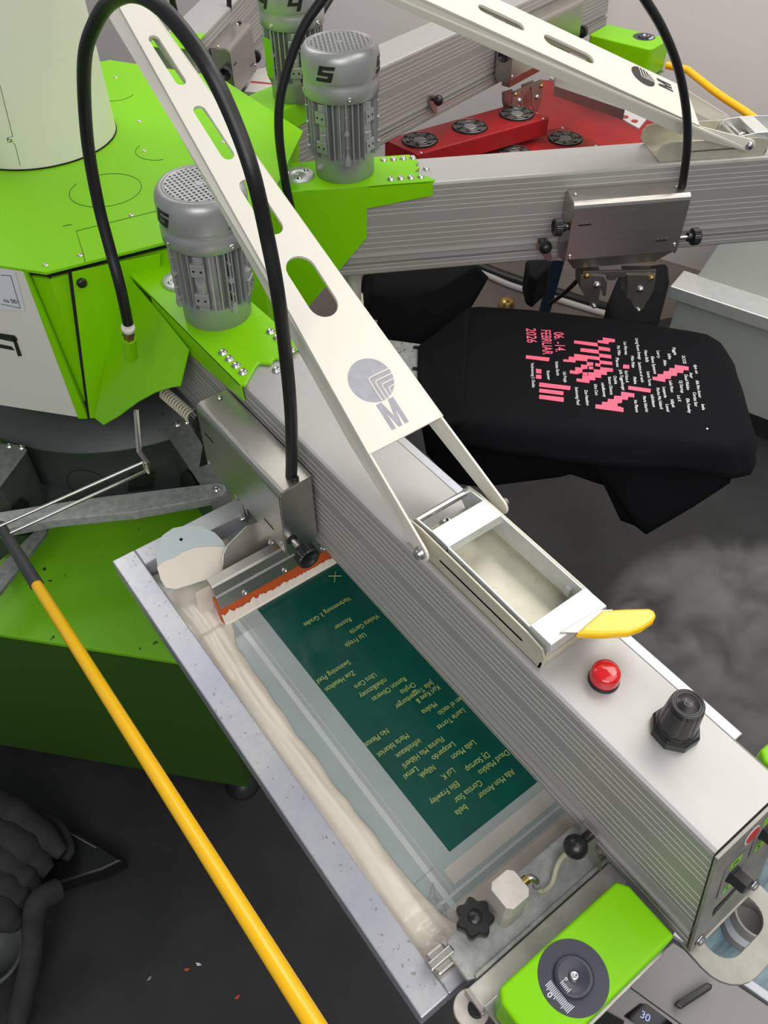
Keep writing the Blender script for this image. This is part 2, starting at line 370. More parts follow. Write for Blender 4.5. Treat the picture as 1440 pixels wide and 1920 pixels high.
def paint_ribs(o):
    o.data.materials.append(M['alu_side_shade']); o.data.materials.append(M['alu_line'])
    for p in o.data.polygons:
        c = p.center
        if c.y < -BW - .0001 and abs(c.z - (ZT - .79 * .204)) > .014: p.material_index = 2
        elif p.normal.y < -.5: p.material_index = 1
# skirt plane in arm coordinates
a_, b_, d_ = Vector((.35, -.066, 1.203)), Vector((.60, -.068, 1.178)), A6.R(193, 797, .40)
skn = (b_ - a_).cross(d_ - a_).normalized(); skn = skn if skn.y < 0 else -skn
skirt_px = [(232, 503), (250, 530), (300, 590), (352, 655), (344, 690), (336, 724), (318, 727), (290, 736), (255, 755), (222, 780), (193, 797), (177, 784), (196, 690), (215, 590)]
SK = [A6.loc(on_plane(x, y, A6.M @ a_, skn)) for x, y in skirt_px]
SK5 = [A5.V(x, y, -.0645) for x, y in ((540, 364), (600, 356), (690, 350), (688, 377), (688, 446), (573, 583), (520, 560), (480, 470), (500, 400))]
def print_arm(A, label, r1t, r1b, r0=.44, br_end=.765, sk=None):
    t = thing('print_arm', label, 'press arm', A.M @ Matrix.Translation((.9, 0, ZT)), None)
    W = lambda v: A.M @ Vector(v)
    X = Matrix.Translation((-.9, 0, -ZT))
    def put(o): o.data.transform(X); return o
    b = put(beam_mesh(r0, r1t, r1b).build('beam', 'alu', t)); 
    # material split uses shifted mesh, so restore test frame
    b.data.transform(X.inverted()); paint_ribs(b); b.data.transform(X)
    # folded green bracket
    y = BW + .0055
    top = [(.35, -y), (br_end - .006, -y), (br_end, -y + .006), (br_end - .03, -.022), (br_end - .035, -.012), (br_end - .022, 0), (br_end - .03, .012), (br_end - .02, .028), (br_end - .03, y - .004), (br_end - .035, y), (.35, y)]
    br = put(MB().slab([(p[0], p[1], ZT + .0005) for p in top], (0, 0, .006)).build('bracket', 'green', t, bevel=.002))
    put(MB().slab([(.45, -y, ZT + .0065), (br_end - .006, -y, ZT + .0065), (br_end - .004, -y, ZT - .026), (.45, -y, ZT - .06)], (0, .003, 0)).build('bracket_flange', 'green', br, bevel=.001))
    put(MB().slab([(.40, y, ZT + .0065), (br_end - .035, y, ZT + .0065), (br_end - .035, y, ZT - .03), (.60, y, ZT - .03), (.58, y, ZT - .12), (.40, y, ZT - .26)], (0, -.003, 0)).build('bracket_flange', 'green', br, bevel=.001))
    put(MB().slab(sk or SK, (skn * -.004) if not sk else (0, .003, 0)).build('skirt', 'green', br, bevel=.001))
    for k in range(4):
        for yy in (-.046, .044):
            put(socket_bolt(t, (br_end - .04 - .021 * k + (.01 if yy > 0 else .012), yy, ZT + .0065)))
    put(socket_bolt(t, (br_end - .008, .002, ZT + .0005)))
    d = put(MB().lathe([(.034, 0), (.034, .004), (.032, .0055), (.006, .0055), (.005, .002), (.0001, .002)], (.445, 0, ZT + .0065), n=40).build('mounting_disc', 'zinc', t))
    for k in range(3):
        a = 2.1 * k + .6; put(socket_bolt(t, (.445 + .022 * math.cos(a), .022 * math.sin(a), ZT + .012), r=.004, h=.004))
    return t, put
arm6, put6 = print_arm(A6, 'silver aluminium press arm nearest the camera, running diagonally to a control panel end', 1.642, 1.676)
arm5, put5 = print_arm(A5, 'silver ribbed press arm crossing the upper right of the photo behind the printed shirt', 1.66, 1.69, br_end=.725, sk=SK5)
arm4, put4 = print_arm(A4, 'farthest silver press arm, behind the second motor and leading to the rear green box', 2.12, 2.15, br_end=.79, sk=SK5)

# control end of arm 6
ep = [(1.644, -BW - .002, ZT + .001), (1.644, BW + .002, ZT + .001), (1.679, BW + .002, ZL - .003), (1.679, -BW - .002, ZL - .003)]
en = Vector((.204, 0, .035)).normalized()
e6 = put6(MB().slab(ep, en * .004).build('end_plate', 'block_steel', arm6, bevel=.0008)); e6['label'] = 'brushed steel control plate'
def ecp(y, f): z = ZT - f * .204; return Vector((1.644 + .035 * f, y, z)) + en * .0045
yv = Vector((0, 1, 0)); zv = en.cross(yv); zv = zv if zv.z > 0 else -zv
for y, f, tx in ((-.022, .36, 'M'), (.022, .20, 'T')):
    k = put6(MB().lathe([(.012, 0), (.012, .003), (.0105, .004), (.0105, .017), (.0095, .019), (.0001, .019)], ecp(y, f), en, 6, smooth=False).build('switch_knob', 'plastic', arm6))
    pl = put6(plate([[(-.017, -.034), (.017, -.034), (.017, .03), (-.017, .03)]], .0004, frame_matrix(ecp(y, f), yv, en), 'switch_label', 'table', arm6))
    for dz, s_ in ((.024, tx), (-.028, 'S')):
        q = ecp(y, f) + zv * dz + en * .0006
        put6(MB().slab([q + yv * a + zv * b for a, b in ((-.009, -.006), (.009, -.006), (.009, .006), (-.009, .006))], en * .0002).build('green_tag', 'green', pl))
        put6(lettering(s_, q + yv * -.004 - zv * .004, yv, zv, .008, None, 'printed_letter', 'ink_black', pl, lift=.0004))
pl = put6(plate([circle2(0, 0, .0125)], .0004, frame_matrix(ecp(-.003, .10), yv, en), 'red_label', 'paper', arm6))
put6(plate([circle2(0, 0, .0105)], .0006, frame_matrix(ecp(-.003, .10) + en * .0002, yv, en), 'red_disc', 'label_red', pl))
for y in (-.048, .048): put6(socket_bolt(arm6, ecp(y, .93), en, .006, .004, 'screw'))
put6(MB().slab([ecp(-.035, .66), ecp(.02, .64), ecp(.02, .66), ecp(-.035, .74)], en * .0004).build('scratch', 'dark', arm6))
# loop handle below the end plate
def rrect(x0, x1, h, r, n=6):
    pts = [(x0, -h)]
    for k in range(n + 1): a = -math.pi / 2 + math.pi / 2 * k / n; pts.append((x1 - r + r * math.cos(a), -h + r + r * math.sin(a)))
    for k in range(n + 1): a = math.pi / 2 * k / n; pts.append((x1 - r + r * math.cos(a), h - r + r * math.sin(a)))
    return pts + [(x0, h)]
outer = rrect(1.672, 1.741, .061, .040); inner = rrect(1.684, 1.717, .041, .024)
put6(plate([outer, inner], .004, Matrix.Translation((0, 0, ZL - .004)), 'loop_handle', 'block_steel', arm6, bevel=.0008))
# hidden bolted plate under the far side of arm 6
put6(plate([[(1.38, .05), (1.59, .05), (1.60, .062), (1.595, .074), (1.38, .074)]], .003, Matrix.Translation((0, 0, ZL - .02)), 'side_rail', 'cast', arm6))
# red pilot lamp
lamp = thing('pilot_lamp', 'round red indicator lamp on top of the nearest press arm', 'indicator lamp', A6.M @ Matrix.Translation((1.448, -.002, ZT)))
MB().lathe([(.0175, 0), (.0175, .003), (.0165, .005)], n=40).build('collar', 'plastic', lamp)
MB().lathe([(.0160, .004), (.0165, .008), (.0160, .017), (.0140, .0205), (.008, .0215), (.0001, .0218)], n=40).build('red_lens', 'red_lens', lamp)
# black regulator knob
kn = thing('regulator_knob', 'black fluted pressure regulator knob standing near the end of the nearest arm', 'knob', A6.M @ Matrix.Translation((1.535, .012, ZT)) @ Matrix.Rotation(.3, 4, 'Z'))
MB().lathe([(.026, 0), (.026, .010), (.0235, .013)], n=8, smooth=False).build('lock_nut', 'plastic', kn, bevel=.001)
MB().lathe([(.0215, .011), (.0215, .016), (.020, .018)], n=40).build('skirt_ring', 'plastic', kn)
m = MB(); prof = []
nF = 40
vs = []; 
for z, r in ((.016, .0205), (.05, .0182), (.056, .0172)):
    for k in range(nF):
        rr = r * (1 - (.035 if k % 4 == 0 else 0)); a = 2 * math.pi * k / nF; vs.append((rr * math.cos(a), rr * math.sin(a), z))
m.add(vs, [(i * nF + k, i * nF + (k + 1) % nF, (i + 1) * nF + (k + 1) % nF, (i + 1) * nF + k) for i in range(2) for k in range(nF)], False)
m.lathe([(.0172, .056), (.0145, .0578), (.0140, .0570), (.0115, .0570), (.0110, .0578), (.0001, .0578)], n=40, caps=False); m.build('cap', 'plastic', kn)
MB().tube([(.003 * a, .0035 * b, .058) for a, b in ((-1, -1), (1, -1), (1, 1), (-1, 1), (-1, -1))], .0004, 6).build('square_mark', 'table', kn)

# ================================================================ MOTORS
def motor(A, r, s, label, d, angs, k=1.0, face=0, tilt=None):
    t = thing('electric_motor', label, 'electric motor', A.M @ Matrix.Translation((r, s, ZT + .0065)) @ (Matrix.Rotation(math.radians(tilt[0]), 4, tilt[1]) if tilt else Matrix.Identity(4)) @ Matrix.Diagonal((k, k, k, 1)), 'silver motors standing on the press arms')
    MB().lathe([(.056, 0), (.058, .002), (.058, .030), (.061, .036), (.062, .046)], n=56).build('base_flange', 'motor', t)
    m = MB(); m.lathe([(.0480, .04), (.0480, .165)], n=56)
    for k in range(34):
        a = 2 * math.pi * (k + .5) / 34; q = (a % (math.pi / 2))
        if abs(q - math.pi / 4) < .22: continue
        R_ = .0655; T = Matrix.Rotation(a, 4, 'Z'); m.box(.046, R_, -.0012, .0012, .043, .163, T)
    m.build('finned_body', 'motor', t)
    for k in range(4):
        a = math.pi / 4 + k * math.pi / 2; T = Matrix.Rotation(a, 4, 'Z')
        lg = MB()
        lg.box(.05, .060, -.009, .009, .045, .16, T)
        for z in (.068, .122):
            lg.slab([T @ Vector(v) for v in ((.058, -.012, z - .011), (.0665, -.012, z - .011), (.0665, .012, z - .011), (.058, .012, z - .011))], (0, 0, .022))
            lg.slab([T @ Vector(v) for v in ((.058, -.010, z + .011), (.0655, -.004, z + .011), (.0655, .004, z + .011), (.058, .010, z + .011))], (0, 0, .014))
        lo = lg.build('mounting_lug', 'motor', t, bevel=.001)
        for z in (.068, .122):
            for y in (-.006, .006):
                MB().cyl(T @ Vector((.0660, y, z)), T @ Vector((.0668, y, z)), .0021, n=12).build('screw_hole', 'hole', lo)
    for k in range(4):
        a = k * math.pi / 2; T = Matrix.Rotation(a, 4, 'Z'); tr = MB(); tr.tube([T @ Vector((.067, 0, z)) for z in (.05, .09, .13, .158)], .0016, 8)
        for z, rr in ((.055, .004), (.10, .0048), (.075, .0024), (.13, .0024), (.158, .005)): tr.cyl(T @ Vector((.060, 0, z)), T @ Vector((.0695, 0, z)), rr, n=14)
        tr.box(.060, .070, -.005, .005, .040, .052, T)
        tr.build('tie_bolt', 'motor', t)
    MB().lathe([(.0675, .150), (.0700, .152), (.0705, .168), (.0700, .176), (.0685, .180), (.0700, .184), (.0712, .188), (.0712, .217), (.0695, .225), (.064, .233), (.0600, .2345), (.0570, .2345), (.0570, .2315), (.0001, .2315)], n=72).build('fan_cover', 'motor', t)
    g = MB(); g.lathe([(.0565, .2318), (.0565, .2322)], n=48); g.build('grille_opening', 'hole', t)
    g = MB(); R_ = .0578
    for i in range(-7, 8):
        x = i * .0078; h = math.sqrt(max(0, R_ ** 2 - x * x))
        if h < .008: continue
        g.box(x - .0016, x + .0016, -h, h, .2318, .2342); g.box(-h, h, x - .0016, x + .0016, .2319, .2341)
    g.lathe([(.006, .2318), (.006, .2345)], n=20); g.lathe([(.0575, .232), (.0575, .2345), (.053, .2345), (.053, .232)], n=48, caps=False)
    g.build('grille', 'motor', t)
    for k in range(4):
        a = k * math.pi / 2 + .1; v = Vector((math.cos(a), math.sin(a), 0)); socket_bolt(t, v * .0695 + Vector((0, 0, .160)), v, .0038, .003)
    for a in angs: numeral_on_cylinder(d, .0712, .190, .026, math.radians(a), .030, t, 'numeral')
    return t
motor(A6, .568, .004, 'silver finned motor numbered 6 on the nearest arm, partly behind the cream boom', '6', (-85, 20, 140), .97, tilt=(3.0, Vector((-.2, 1, 0)).normalized()))
m5 = motor(A5, .545, .010, 'silver finned motor numbered 5 standing at the root of the second press arm', '5', (-118, -18, 100), 1.06)
m4 = motor(A4, .628, -.026, 'rear silver motor numbered 4 with green rating sticker, cut by the top of the photo', '4', (-190, -128, -60), 1.06)
# terminal box and sticker on the rear motor
MB().slab([Vector((.0665 * math.cos(a), .0665 * math.sin(a), z)) for a, z in ((math.radians(-206), .05), (math.radians(-180), .05), (math.radians(-180), .13), (math.radians(-206), .13))], (-.002, .001, 0)).build('rating_sticker', 'green', m4)

# ================================================================ BOOMS
BS = .556
def boom(A, shift, label, logo_mat, e0=(1.087, 0, 1.302), BS=.556, wslope=.0588, wmin=.0165, dep=.034, px=None, roll=0, wd0=.0585):
    SL, LG, MG = px; e0 = Vector(e0); u = Vector((-1, 0, BS)).normalized(); n = Vector((BS, 0, 1)).normalized(); yv = Vector((0, 1, 0))
    t = thing('support_boom', label, 'boom', A.M @ Matrix.Translation((1.203 + shift, 0, 1.232)), 'cream booms from the column to the arms')
    X = Matrix.Translation((-(1.203 + shift), 0, -1.232))
    L = 1.18
    def w(l): return .0585 - .0585 * l * .99
    ya = Vector((0, 1, 0)) * math.cos(roll) + n * math.sin(roll); za = n * math.cos(roll) - Vector((0, 1, 0)) * math.sin(roll)
    F = Matrix(((u.x, ya.x, za.x, e0.x), (u.y, ya.y, za.y, e0.y), (u.z, ya.z, za.z, e0.z), (0, 0, 0, 1)))   # x along, y lateral, z up
    w = lambda l: .0585 + (.017 - .0585) * min(l, .86) / .705
    w = lambda l: max(wmin, wd0 - wslope * l)
    slots = []
    for p0, p1, r in SL:
        slots.append(stadium(p0, p1, r[0], r1=r[1]))
    kl = min(L - .01, (wd0 - wmin) / wslope)
    out = [(0, -w(0)), (kl, -w(kl)), (L, -w(L)), (L, w(L)), (kl, w(kl)), (0, w(0))]
    ob = plate([out] + slots, .004, X @ F, 'top_web', 'cream', t, bevel=.0006)
    for sgn in (-1, 1):
        # side flange: deep channel side running on into the leg
        a = []; 
        base = lambda l, h: F @ Vector((l, sgn * w(max(l, 0)), h))
        pv = Vector((1.203 + shift, sgn * .0655, 1.232)); dirl = (pv - F @ Vector((0, sgn * .0585, -.012))).normalized(); cr_ = Vector((dirl.z, 0, -dirl.x)); cr_ = cr_ if cr_.z > 0 else -cr_
        pts = [base(L, .003), base(kl, .003), base(0, .003)]
        rr = .0125
        ptsl = []
        for k in range(9):
            a_ = math.pi / 2 - math.pi * k / 8; ptsl.append(pv + cr_ * rr * math.sin(a_) + dirl * rr * math.cos(a_))
        pts += ptsl + [base(.03, -dep), base(kl, -dep * .85), base(L, -dep * .8)]
        m = MB(); m.slab(pts, (0, -sgn * .0035, 0)); o = m.build('side_flange', 'cream', t, bevel=.0008); o.data.transform(X)
        pb = MB(); pb.lathe([(.0085, 0), (.0085, .002), (.0065, .003), (.0065, .006), (.0058, .007), (.0001, .007)], pv + Vector((0, sgn * .001, 0)), (0, sgn, 0), 20); o = pb.build('pivot_pin', 'chrome', t); o.data.transform(X)
    # printed emblem and letter
    def pt(l, y, h=.0046): return X @ F @ Vector((l, y, h))
    cx, cyy, R_ = LG
    fr = Matrix(((u.x, 0, n.x, 0), (0, 1, 0, 0), (u.z, 0, n.z, 0), (0, 0, 0, 1)))
    # emblem: disc with rounded nested corner lines cut out towards one side
    disc = [circle2(cx, cyy, R_, 48)]
    o = plate(disc, .0003, X @ F @ Matrix.Translation((0, 0, .0046)), 'emblem', logo_mat, t)
    for k in range(4):
        c0 = Vector((cx - R_ * (-.10 + .16 * 0) , cyy, 0))
        # apex of chevron k
        ax = cx + R_ * (.12 - .24 * k); ay = cyy + R_ * (-.10 + .19 * k)
        b1 = math.sqrt(max(0, R_ ** 2 - (ay - cyy) ** 2)); b2 = math.sqrt(max(0, R_ ** 2 - (ax - cx) ** 2))
        path = [(cx - b1, ay), (ax - R_ * .12, ay), (ax - R_ * .03, ay + R_ * .03), (ax, ay + R_ * .12), (ax, cyy + b2)]
        MB().tube([pt(x, y, .0050) for x, y in path], .0011 if logo_mat == 'logo' else .0009, 6).build('emblem_line', 'cream', o)
    Wm, Hm, sm = .0265, .038, .27
    mp_ = [(0, 0), (0, 1), (.30, 1), (.5, .38), (.70, 1), (1, 1), (1, 0), (1 - sm * .85, 0), (1 - sm * .85, .66), (.60, 0), (.40, 0), (sm * .85, .66), (sm * .85, 0)]
    up_ = (pt(1, 0) - pt(0, 0)).normalized(); nn_ = (pt(0, 0, 1) - pt(0, 0, 0)).normalized()
    MB().slab([pt(MG[0] - .010, MG[1], .0046) + ya * ((x - .5) * Wm) + up_ * (y * Hm) for x, y in mp_], nn_ * .0004).build('printed_letter', logo_mat, t)
    return t
def measure(A, e0, BS, slots, lg, mg, rad, roll=0):
    e = Vector(e0); u = Vector((-1, 0, BS)).normalized(); n = Vector((BS, 0, 1)).normalized(); R3 = A.M.to_3x3(); ya = Vector((0, 1, 0)) * math.cos(roll) + n * math.sin(roll); n = n * math.cos(roll) - Vector((0, 1, 0)) * math.sin(roll)
    def bl(px, py):
        p = A.loc(on_plane(px, py, A.M @ e, R3 @ n)) - e; return p.dot(u), p.dot(ya)
    out = []
    for p, q, a, b in slots:
        l0, y0 = bl(*p); l1, y1 = bl(*q); out.append((min(l0, l1), max(l0, l1), (b, a)))
    return out, (*bl(*lg), rad), bl(*mg)
B6 = dict(e0=(1.087, 0, 1.302), BS=.556)
boom(A6, 0, 'long cream perforated boom with grey round emblem slanting down to the nearest arm', 'logo',
     px=measure(A6, B6['e0'], B6['BS'], [((277, 82), (330, 158), .0078, .0078), ((366, 215), (425, 293), .009, .0095), ((458, 357), (514, 427), .0125, .013), ((556, 512), (606, 571), .0205, .0205)], (694, 716), (741, 789), .0305), **B6)
B5 = dict(e0=(1.28, 0, 1.29), BS=.44); RL = math.radians(14)
boom(A5, .195, 'cream boom with black round emblem resting on the second press arm, upper right', 'ink_black', wslope=.004, dep=.028, roll=RL, wd0=.063,
     px=measure(A5, B5['e0'], B5['BS'], [((905, 15), (968, 42), .014, .014), ((1028, 68), (1095, 98), .017, .017)], (1203, 147), (1250, 166), .0295, RL), **B5)

# ================================================================ LATCH TRAYS on the arms
def latch(A, so, si, label, handle=True):
    t = thing('latch_tray', label, 'latch bracket', A.M @ Matrix.Translation((1.28 + so, 0, ZT)))
    X = Matrix.Translation((-(1.28 + so), 0, -ZT))
    def put(o): o.data.transform(X); return o
    r0, r1 = 1.150 + so, 1.398 + so
    put(MB().box(r0 + .01, r1 - .004, -.049, .049, ZT + .0005, ZT + .003).build('channel_base', 'cream_z', t, bevel=.0006))
    for sg in (-1, 1):
        prof = [(r0 + .012, 0), (r0, .012), (r0, .028), (r0 + .008, .040), (r0 + .03, .043), (r1 - .03, .040), (r1 - .006, .036), (r1, .026), (r1, .006), (r1 - .004, 0)]
        o = put(MB().slab([(x, sg * .049, ZT + z) for x, z in prof], (0, -sg * .003, 0)).build('channel_side', 'cream_z', t, bevel=.0006))
        s_ = put(plate([stadium(r0 + .07, r1 - .035, .0018)], .0006, X.inverted() @ Matrix.Identity(4) @ X @ Matrix.Translation((0, sg * .0490, ZT + .020)) @ Matrix.Rotation(math.pi / 2 * sg, 4, 'X'), 'slot', 'hole', o))
    put(MB().slab([(r1 - .003, -.049, ZT + .001), (r1 - .003, .049, ZT + .001), (r1 - .001, .049, ZT + .014), (r1 - .001, -.049, ZT + .014)], (-.003, 0, 0)).build('channel_lip', 'cream_z', t))
    a0, a1 = 1.152 + si, 1.398 + si
    for sg in (-1, 1):
        prof = [(a0 + .012, .006), (a0, .018), (a0 + .002, .034), (a0 + .012, .044), (a0 + .045, .047), (a1, .043), (a1 - .002, .020), (a1 - .03, .012), (a0 + .05, .012)]
        put(MB().slab([(x, sg * .0435, ZT + z) for x, z in prof], (0, -sg * .0028, 0)).build('slide_side', 'zinc', t, bevel=.0006))
    for x0, x1 in ((1.193, 1.226), (1.366, 1.399)):
        put(MB().box(x0 + si, x1 + si, -.0435, .0435, ZT + .044, ZT + .0475).build('cross_plate', 'zinc', t, bevel=.001))
        put(MB().slab([(x1 + si, -.0435, ZT + .044), (x1 + si, .0435, ZT + .044), (x1 + si + .001, .0435, ZT + .034), (x1 + si + .001, -.0435, ZT + .034)], (-.002, 0, 0)).build('cross_lip', 'zinc', t))
    put(MB().cyl((1.160 + si, -.043, ZT + .033), (1.160 + si, .043, ZT + .033), .0045, n=20).build('cross_rod', 'chrome', t))
    rd = put(MB().cyl((1.184 + si, -.043, ZT + .026), (1.184 + si, .043, ZT + .026), .0050, n=20).build('cross_rod', 'chrome', t))
    o = put(MB().lathe([(.0095, 0), (.0105, .002), (.0105, .008), (.0095, .010)], (1.184 + si, -.014, ZT + .026), (0, 1, 0), 24).build('shaft_collar', 'chrome', rd))
    put(MB().cyl((1.184 + si, -.009, ZT + .0362), (1.184 + si, -.009, ZT + .0368), .0022, n=12).build('set_screw', 'hole', o))
    put(MB().box(1.345 + si, 1.352 + si, .036, .0408, ZT + .018, ZT + .032).build('stop_tab', 'zinc', t))
    if handle:
        zz = ZT + .050
        hp = [A.H(x, y, zz) for x, y in ((1048, 1186), (1120, 1143), (1150, 1142), (1140, 1187))]
        st = put(MB().slab(hp, (0, 0, -.005)).build('lever', 'steel', t, bevel=.0008)); st['label'] = 'grey steel lever'
        gp = [A.H(x, y, zz + .003) for x, y in ((1080, 1187), (1098, 1170), (1130, 1143), (1170, 1140), (1216, 1139), (1228, 1143), (1231, 1153), (1226, 1163), (1206, 1176), (1180, 1186), (1130, 1189))]
        g = put(MB().slab(gp, (0, 0, -.012)).build('handle_grip', 'yellow_grip', t, bevel=.004, seg=4)); g['label'] = 'yellow dipped handle grip'
    return t
M['cream_z'] = mat('yellowish_passivated_zinc', (.60, .58, .46), .38, .35, var=.18, vscale=22, spots=(220, .66, (.40, .37, .28)))
latch(A6, 0, 0, 'open sheet metal latch tray with yellow handle on top of the nearest arm')
latch(A5, .055, .225, 'sheet metal latch tray on the second arm where the upper right boom pivots', False)

# ================================================================ SQUEEGEE CARRIAGES
def knurled_knob(t, put, p, ax, L=.03, r=.0185):
    p = Vector(p); ax = Vector(ax)
    q = ax.to_track_quat('Z', 'Y').to_matrix()
    st = put(MB().cyl(p, p + ax * (L + .004), .0045, n=16).build('spindle', 'chrome', t))
    m = MB(); n = 48; vs = []
    prof = [(.010, L - .004), (.010, L + .004), (1, L + .006), (1, L + .020), (.9, L + .022)]
    for a, z in prof:
        for k in range(n):
            rr = (a * r * (1 - (.06 if k % 2 else 0))) if a > .5 else a
            ang = 2 * math.pi * k / n; vs.append(p + q @ Vector((rr * math.cos(ang), rr * math.sin(ang), z)))
    m.add(vs, [(i * n + k, i * n + (k + 1) % n, (i + 1) * n + (k + 1) % n, (i + 1) * n + k) for i in range(len(prof) - 1) for k in range(n)]); m.add(vs[:n], [tuple(range(n))])
    m.lathe([(r * .9, L + .022), (r * .72, L + .022), (r * .70, L + .018), (.0001, L + .018)], p, ax, 48, caps=False)
    put(m.build('knurled_knob', 'plastic', st))
def hook(t, put, pts, y, pins, name='clamp_hook'):
    o = put(MB().slab([(x, y, z) for x, z in pts], (0, .003, 0)).build(name, 'steel', t, bevel=.0006))
    for x, z, r, mt in pins:
        put(MB().lathe([(r, 0), (r, .003), (r * .7, .005), (r * .6, .007), (.0001, .007)], (x, y, z), (0, -1, 0), 20).build('pin', mt, o))
    return o
hk = lambda L: [(lambda v: (v.x, v.z))(A5.V(x, y, -.100)) for x, y in L]
HK1 = hk([(1089, 512), (1089, 534), (1097, 552), (1108, 571), (1114, 575), (1121, 571), (1125, 550), (1127, 536), (1131, 552), (1137, 551), (1139, 527), (1132, 514)])
HK2 = hk([(1176, 512), (1178, 528), (1176, 556), (1182, 556), (1190, 575), (1198, 581), (1206, 576), (1226, 541), (1231, 512)])
HP1 = hk([(1101, 513), (1120, 531), (1114, 570)]); HP2 = hk([(1221, 517), (1201, 539), (1197, 577)])
HB = hk([(1096, 508), (1232, 505), (1230, 522), (1205, 517), (1160, 518), (1155, 524), (1140, 524), (1138, 514), (1096, 518)])
def carriage(A, r0, r1, label, dz=0.0, hx=0.0, hooks=True, knobs=(True, True)):
    t = thing('squeegee_carriage', label, 'carriage', A.M @ Matrix.Translation(((r0 + r1) / 2, -.09, 1.165)), 'stainless squeegee carriages riding on the arms')
    X = Matrix.Translation((-(r0 + r1) / 2, .09, -1.165))
    def put(o): o.data.transform(X); return o
    zt, zb = 1.163, 1.032
    pr = [(-.064, zt), (-.112, zt - .001), (-.117, zt - .003), (-.1205, zt - .007), (-.122, zt - .013), (-.124, zb), (-.1225, zb), (-.1205, zt - .014), (-.1165, zt - .005), (-.064, zt - .002)]
    m = MB(); n = len(pr); m.add([(r0, y, z) for y, z in pr] + [(r1, y, z) for y, z in pr], [(i, (i + 1) % n, (i + 1) % n + n, i + n) for i in range(n)] + [tuple(range(n)), tuple(range(2 * n - 1, n - 1, -1))])
    cv = put(m.build('cover', 'steel', t))
    for r_, sg in ((r0, 1), (r1, -1)):
        ep_ = [(-.066, zt - .003), (-.112, zt - .003), (-.119, zt - .009), (-.1205, zt - .020), (-.1225, zb + .004), (-.118, zb - .010), (-.078, zb - .014), (-.066, zb)]
        o = put(MB().slab([(r_ + sg * -.001, y, z) for y, z in ep_], (sg * .002, 0, 0)).build('end_cheek', 'steel', t, bevel=.0005))
        put(MB().cyl((r_ - sg * .0015, -.110, 1.055 if sg < 0 else 1.105), (r_ - sg * .0025, -.110, 1.055 if sg < 0 else 1.105), .0085, n=20).build('knob_hole', 'hole', o))
    # tapered lower housing
    put(MB().slab([(r0 + .002, -.122, zb), (r1 - .002, -.122, zb), (r1 - .035, -.104, zb - .036), (r0 + .03, -.104, zb - .036)], (0, .03, 0)).build('lower_housing', 'steel', t, bevel=.001))
    for x, z in ((r0 + .012, zt + .0005), (r1 - .02, zt + .0005)):
        put(socket_bolt(t, (x, -.085, z), r=.0035, h=.0025, name='screw'))
    for x, z in ((r0 + .008, zb + .008), (r1 - .010, zb + .016)):
        put(socket_bolt(t, (x, -.1235, z), (0, -1, 0), .0035, .0025, name='screw'))
    for x, z, nums in ((r0 + .030, 1.112, '0 1 2'), (r1 - .043, 1.060, '2 1 0')):
        yf = -.1215 - (zt - z) * .012
        s_ = put(MB().slab([(x - .014, yf - .0012, z - .0015), (x + .014, yf - .0012, z - .0015), (x + .014, yf - .0012, z + .0015), (x - .014, yf - .0012, z + .0015)], (0, .0004, 0)).build('scale_slot', 'hole', t))
        put(lettering(nums, (x, yf - .0013, z + .005), (1, 0, 0), (0, 0, 1), .005, .026, 'scale_figures', 'table', s_, center=True))
    if knobs[1]: knurled_knob(t, put, (r1, -.110, 1.055), (1, 0, 0), .028)
    if knobs[0]: knurled_knob(t, put, (r0, -.110, 1.105), (-1, 0, 0), .012)
    put(MB().lathe([(.006, 0), (.006, .004), (.0045, .006)], (r1 - .008, -.088, zt), (0, 0, 1), 20).build('hose_socket', 'plastic', t))
    if hooks:
        dx = r0 - 1.015 + hx
        sh_ = lambda L: [(x + dx, z + dz) for x, z in L]
        hb = put(MB().slab([(x, -.103, z) for x, z in sh_(HB)], (0, .006, 0)).build('hook_bar', 'steel', t, bevel=.0008))
        for H_, P_ in ((HK1, HP1), (HK2, HP2)):
            hook(t, put, sh_(H_), -.107, [(*sh_([P_[0]])[0], .0075, 'brass'), (*sh_([P_[1]])[0], .0085, 'chrome'), (*sh_([P_[2]])[0], .005, 'chrome')])
            put(MB().slab([(x, -.070, z) for x, z in sh_(H_)], (0, .003, 0)).build('clamp_hook', 'steel', t))
    return t
carriage(A6, .706, .952, 'stainless squeegee carriage on the near side of the nearest arm, with hose on top', dz=.045, hx=-.03)
carriage(A5, 1.012, 1.268, 'stainless squeegee carriage with two open clamp hooks above the printed shirt')
# rear carriages
carriage(A4, 1.44, 1.84, 'brownish squeegee carriage on the rear arm above the red dryers', dz=-.01)
A3 = Arm(133, .0)

# ================================================================ HOSES
def hose(A, pts, r, label, name='air_hose'):
    P = [on_plane(x, y, A.n * (A.o + s), A.n) for x, y, s in pts]
    t = MB().tube(smooth_path(P, 8), r, 14).build(name, 'dark')
    return tag(t, label, 'hose')
fit = thing('hose_fitting', 'brass and white hose fitting emerging from the green skirt', 'fitting', A6.M @ A6.V(240, 612, -.15))
_p = on_plane(240, 612, A6.n * -.15, A6.n); _q = on_plane(242, 634, A6.n * -.15, A6.n); _ax = (_p - _q).normalized()
MB().lathe([(.0095, 0), (.0095, .012), (.011, .013), (.011, .022), (.0085, .024), (.0085, .030)], _q, _ax, 6, smooth=False).build('brass_nut', 'brass', fit, True)
MB().lathe([(.0105, .024), (.0115, .027), (.0105, .031)], _q, _ax, 24).build('white_ring', 'white', fit, True)
MB().lathe([(.0112, -.055), (.0108, .0)], _q, _ax, 24).build('green_elbow', 'green', fit, True)
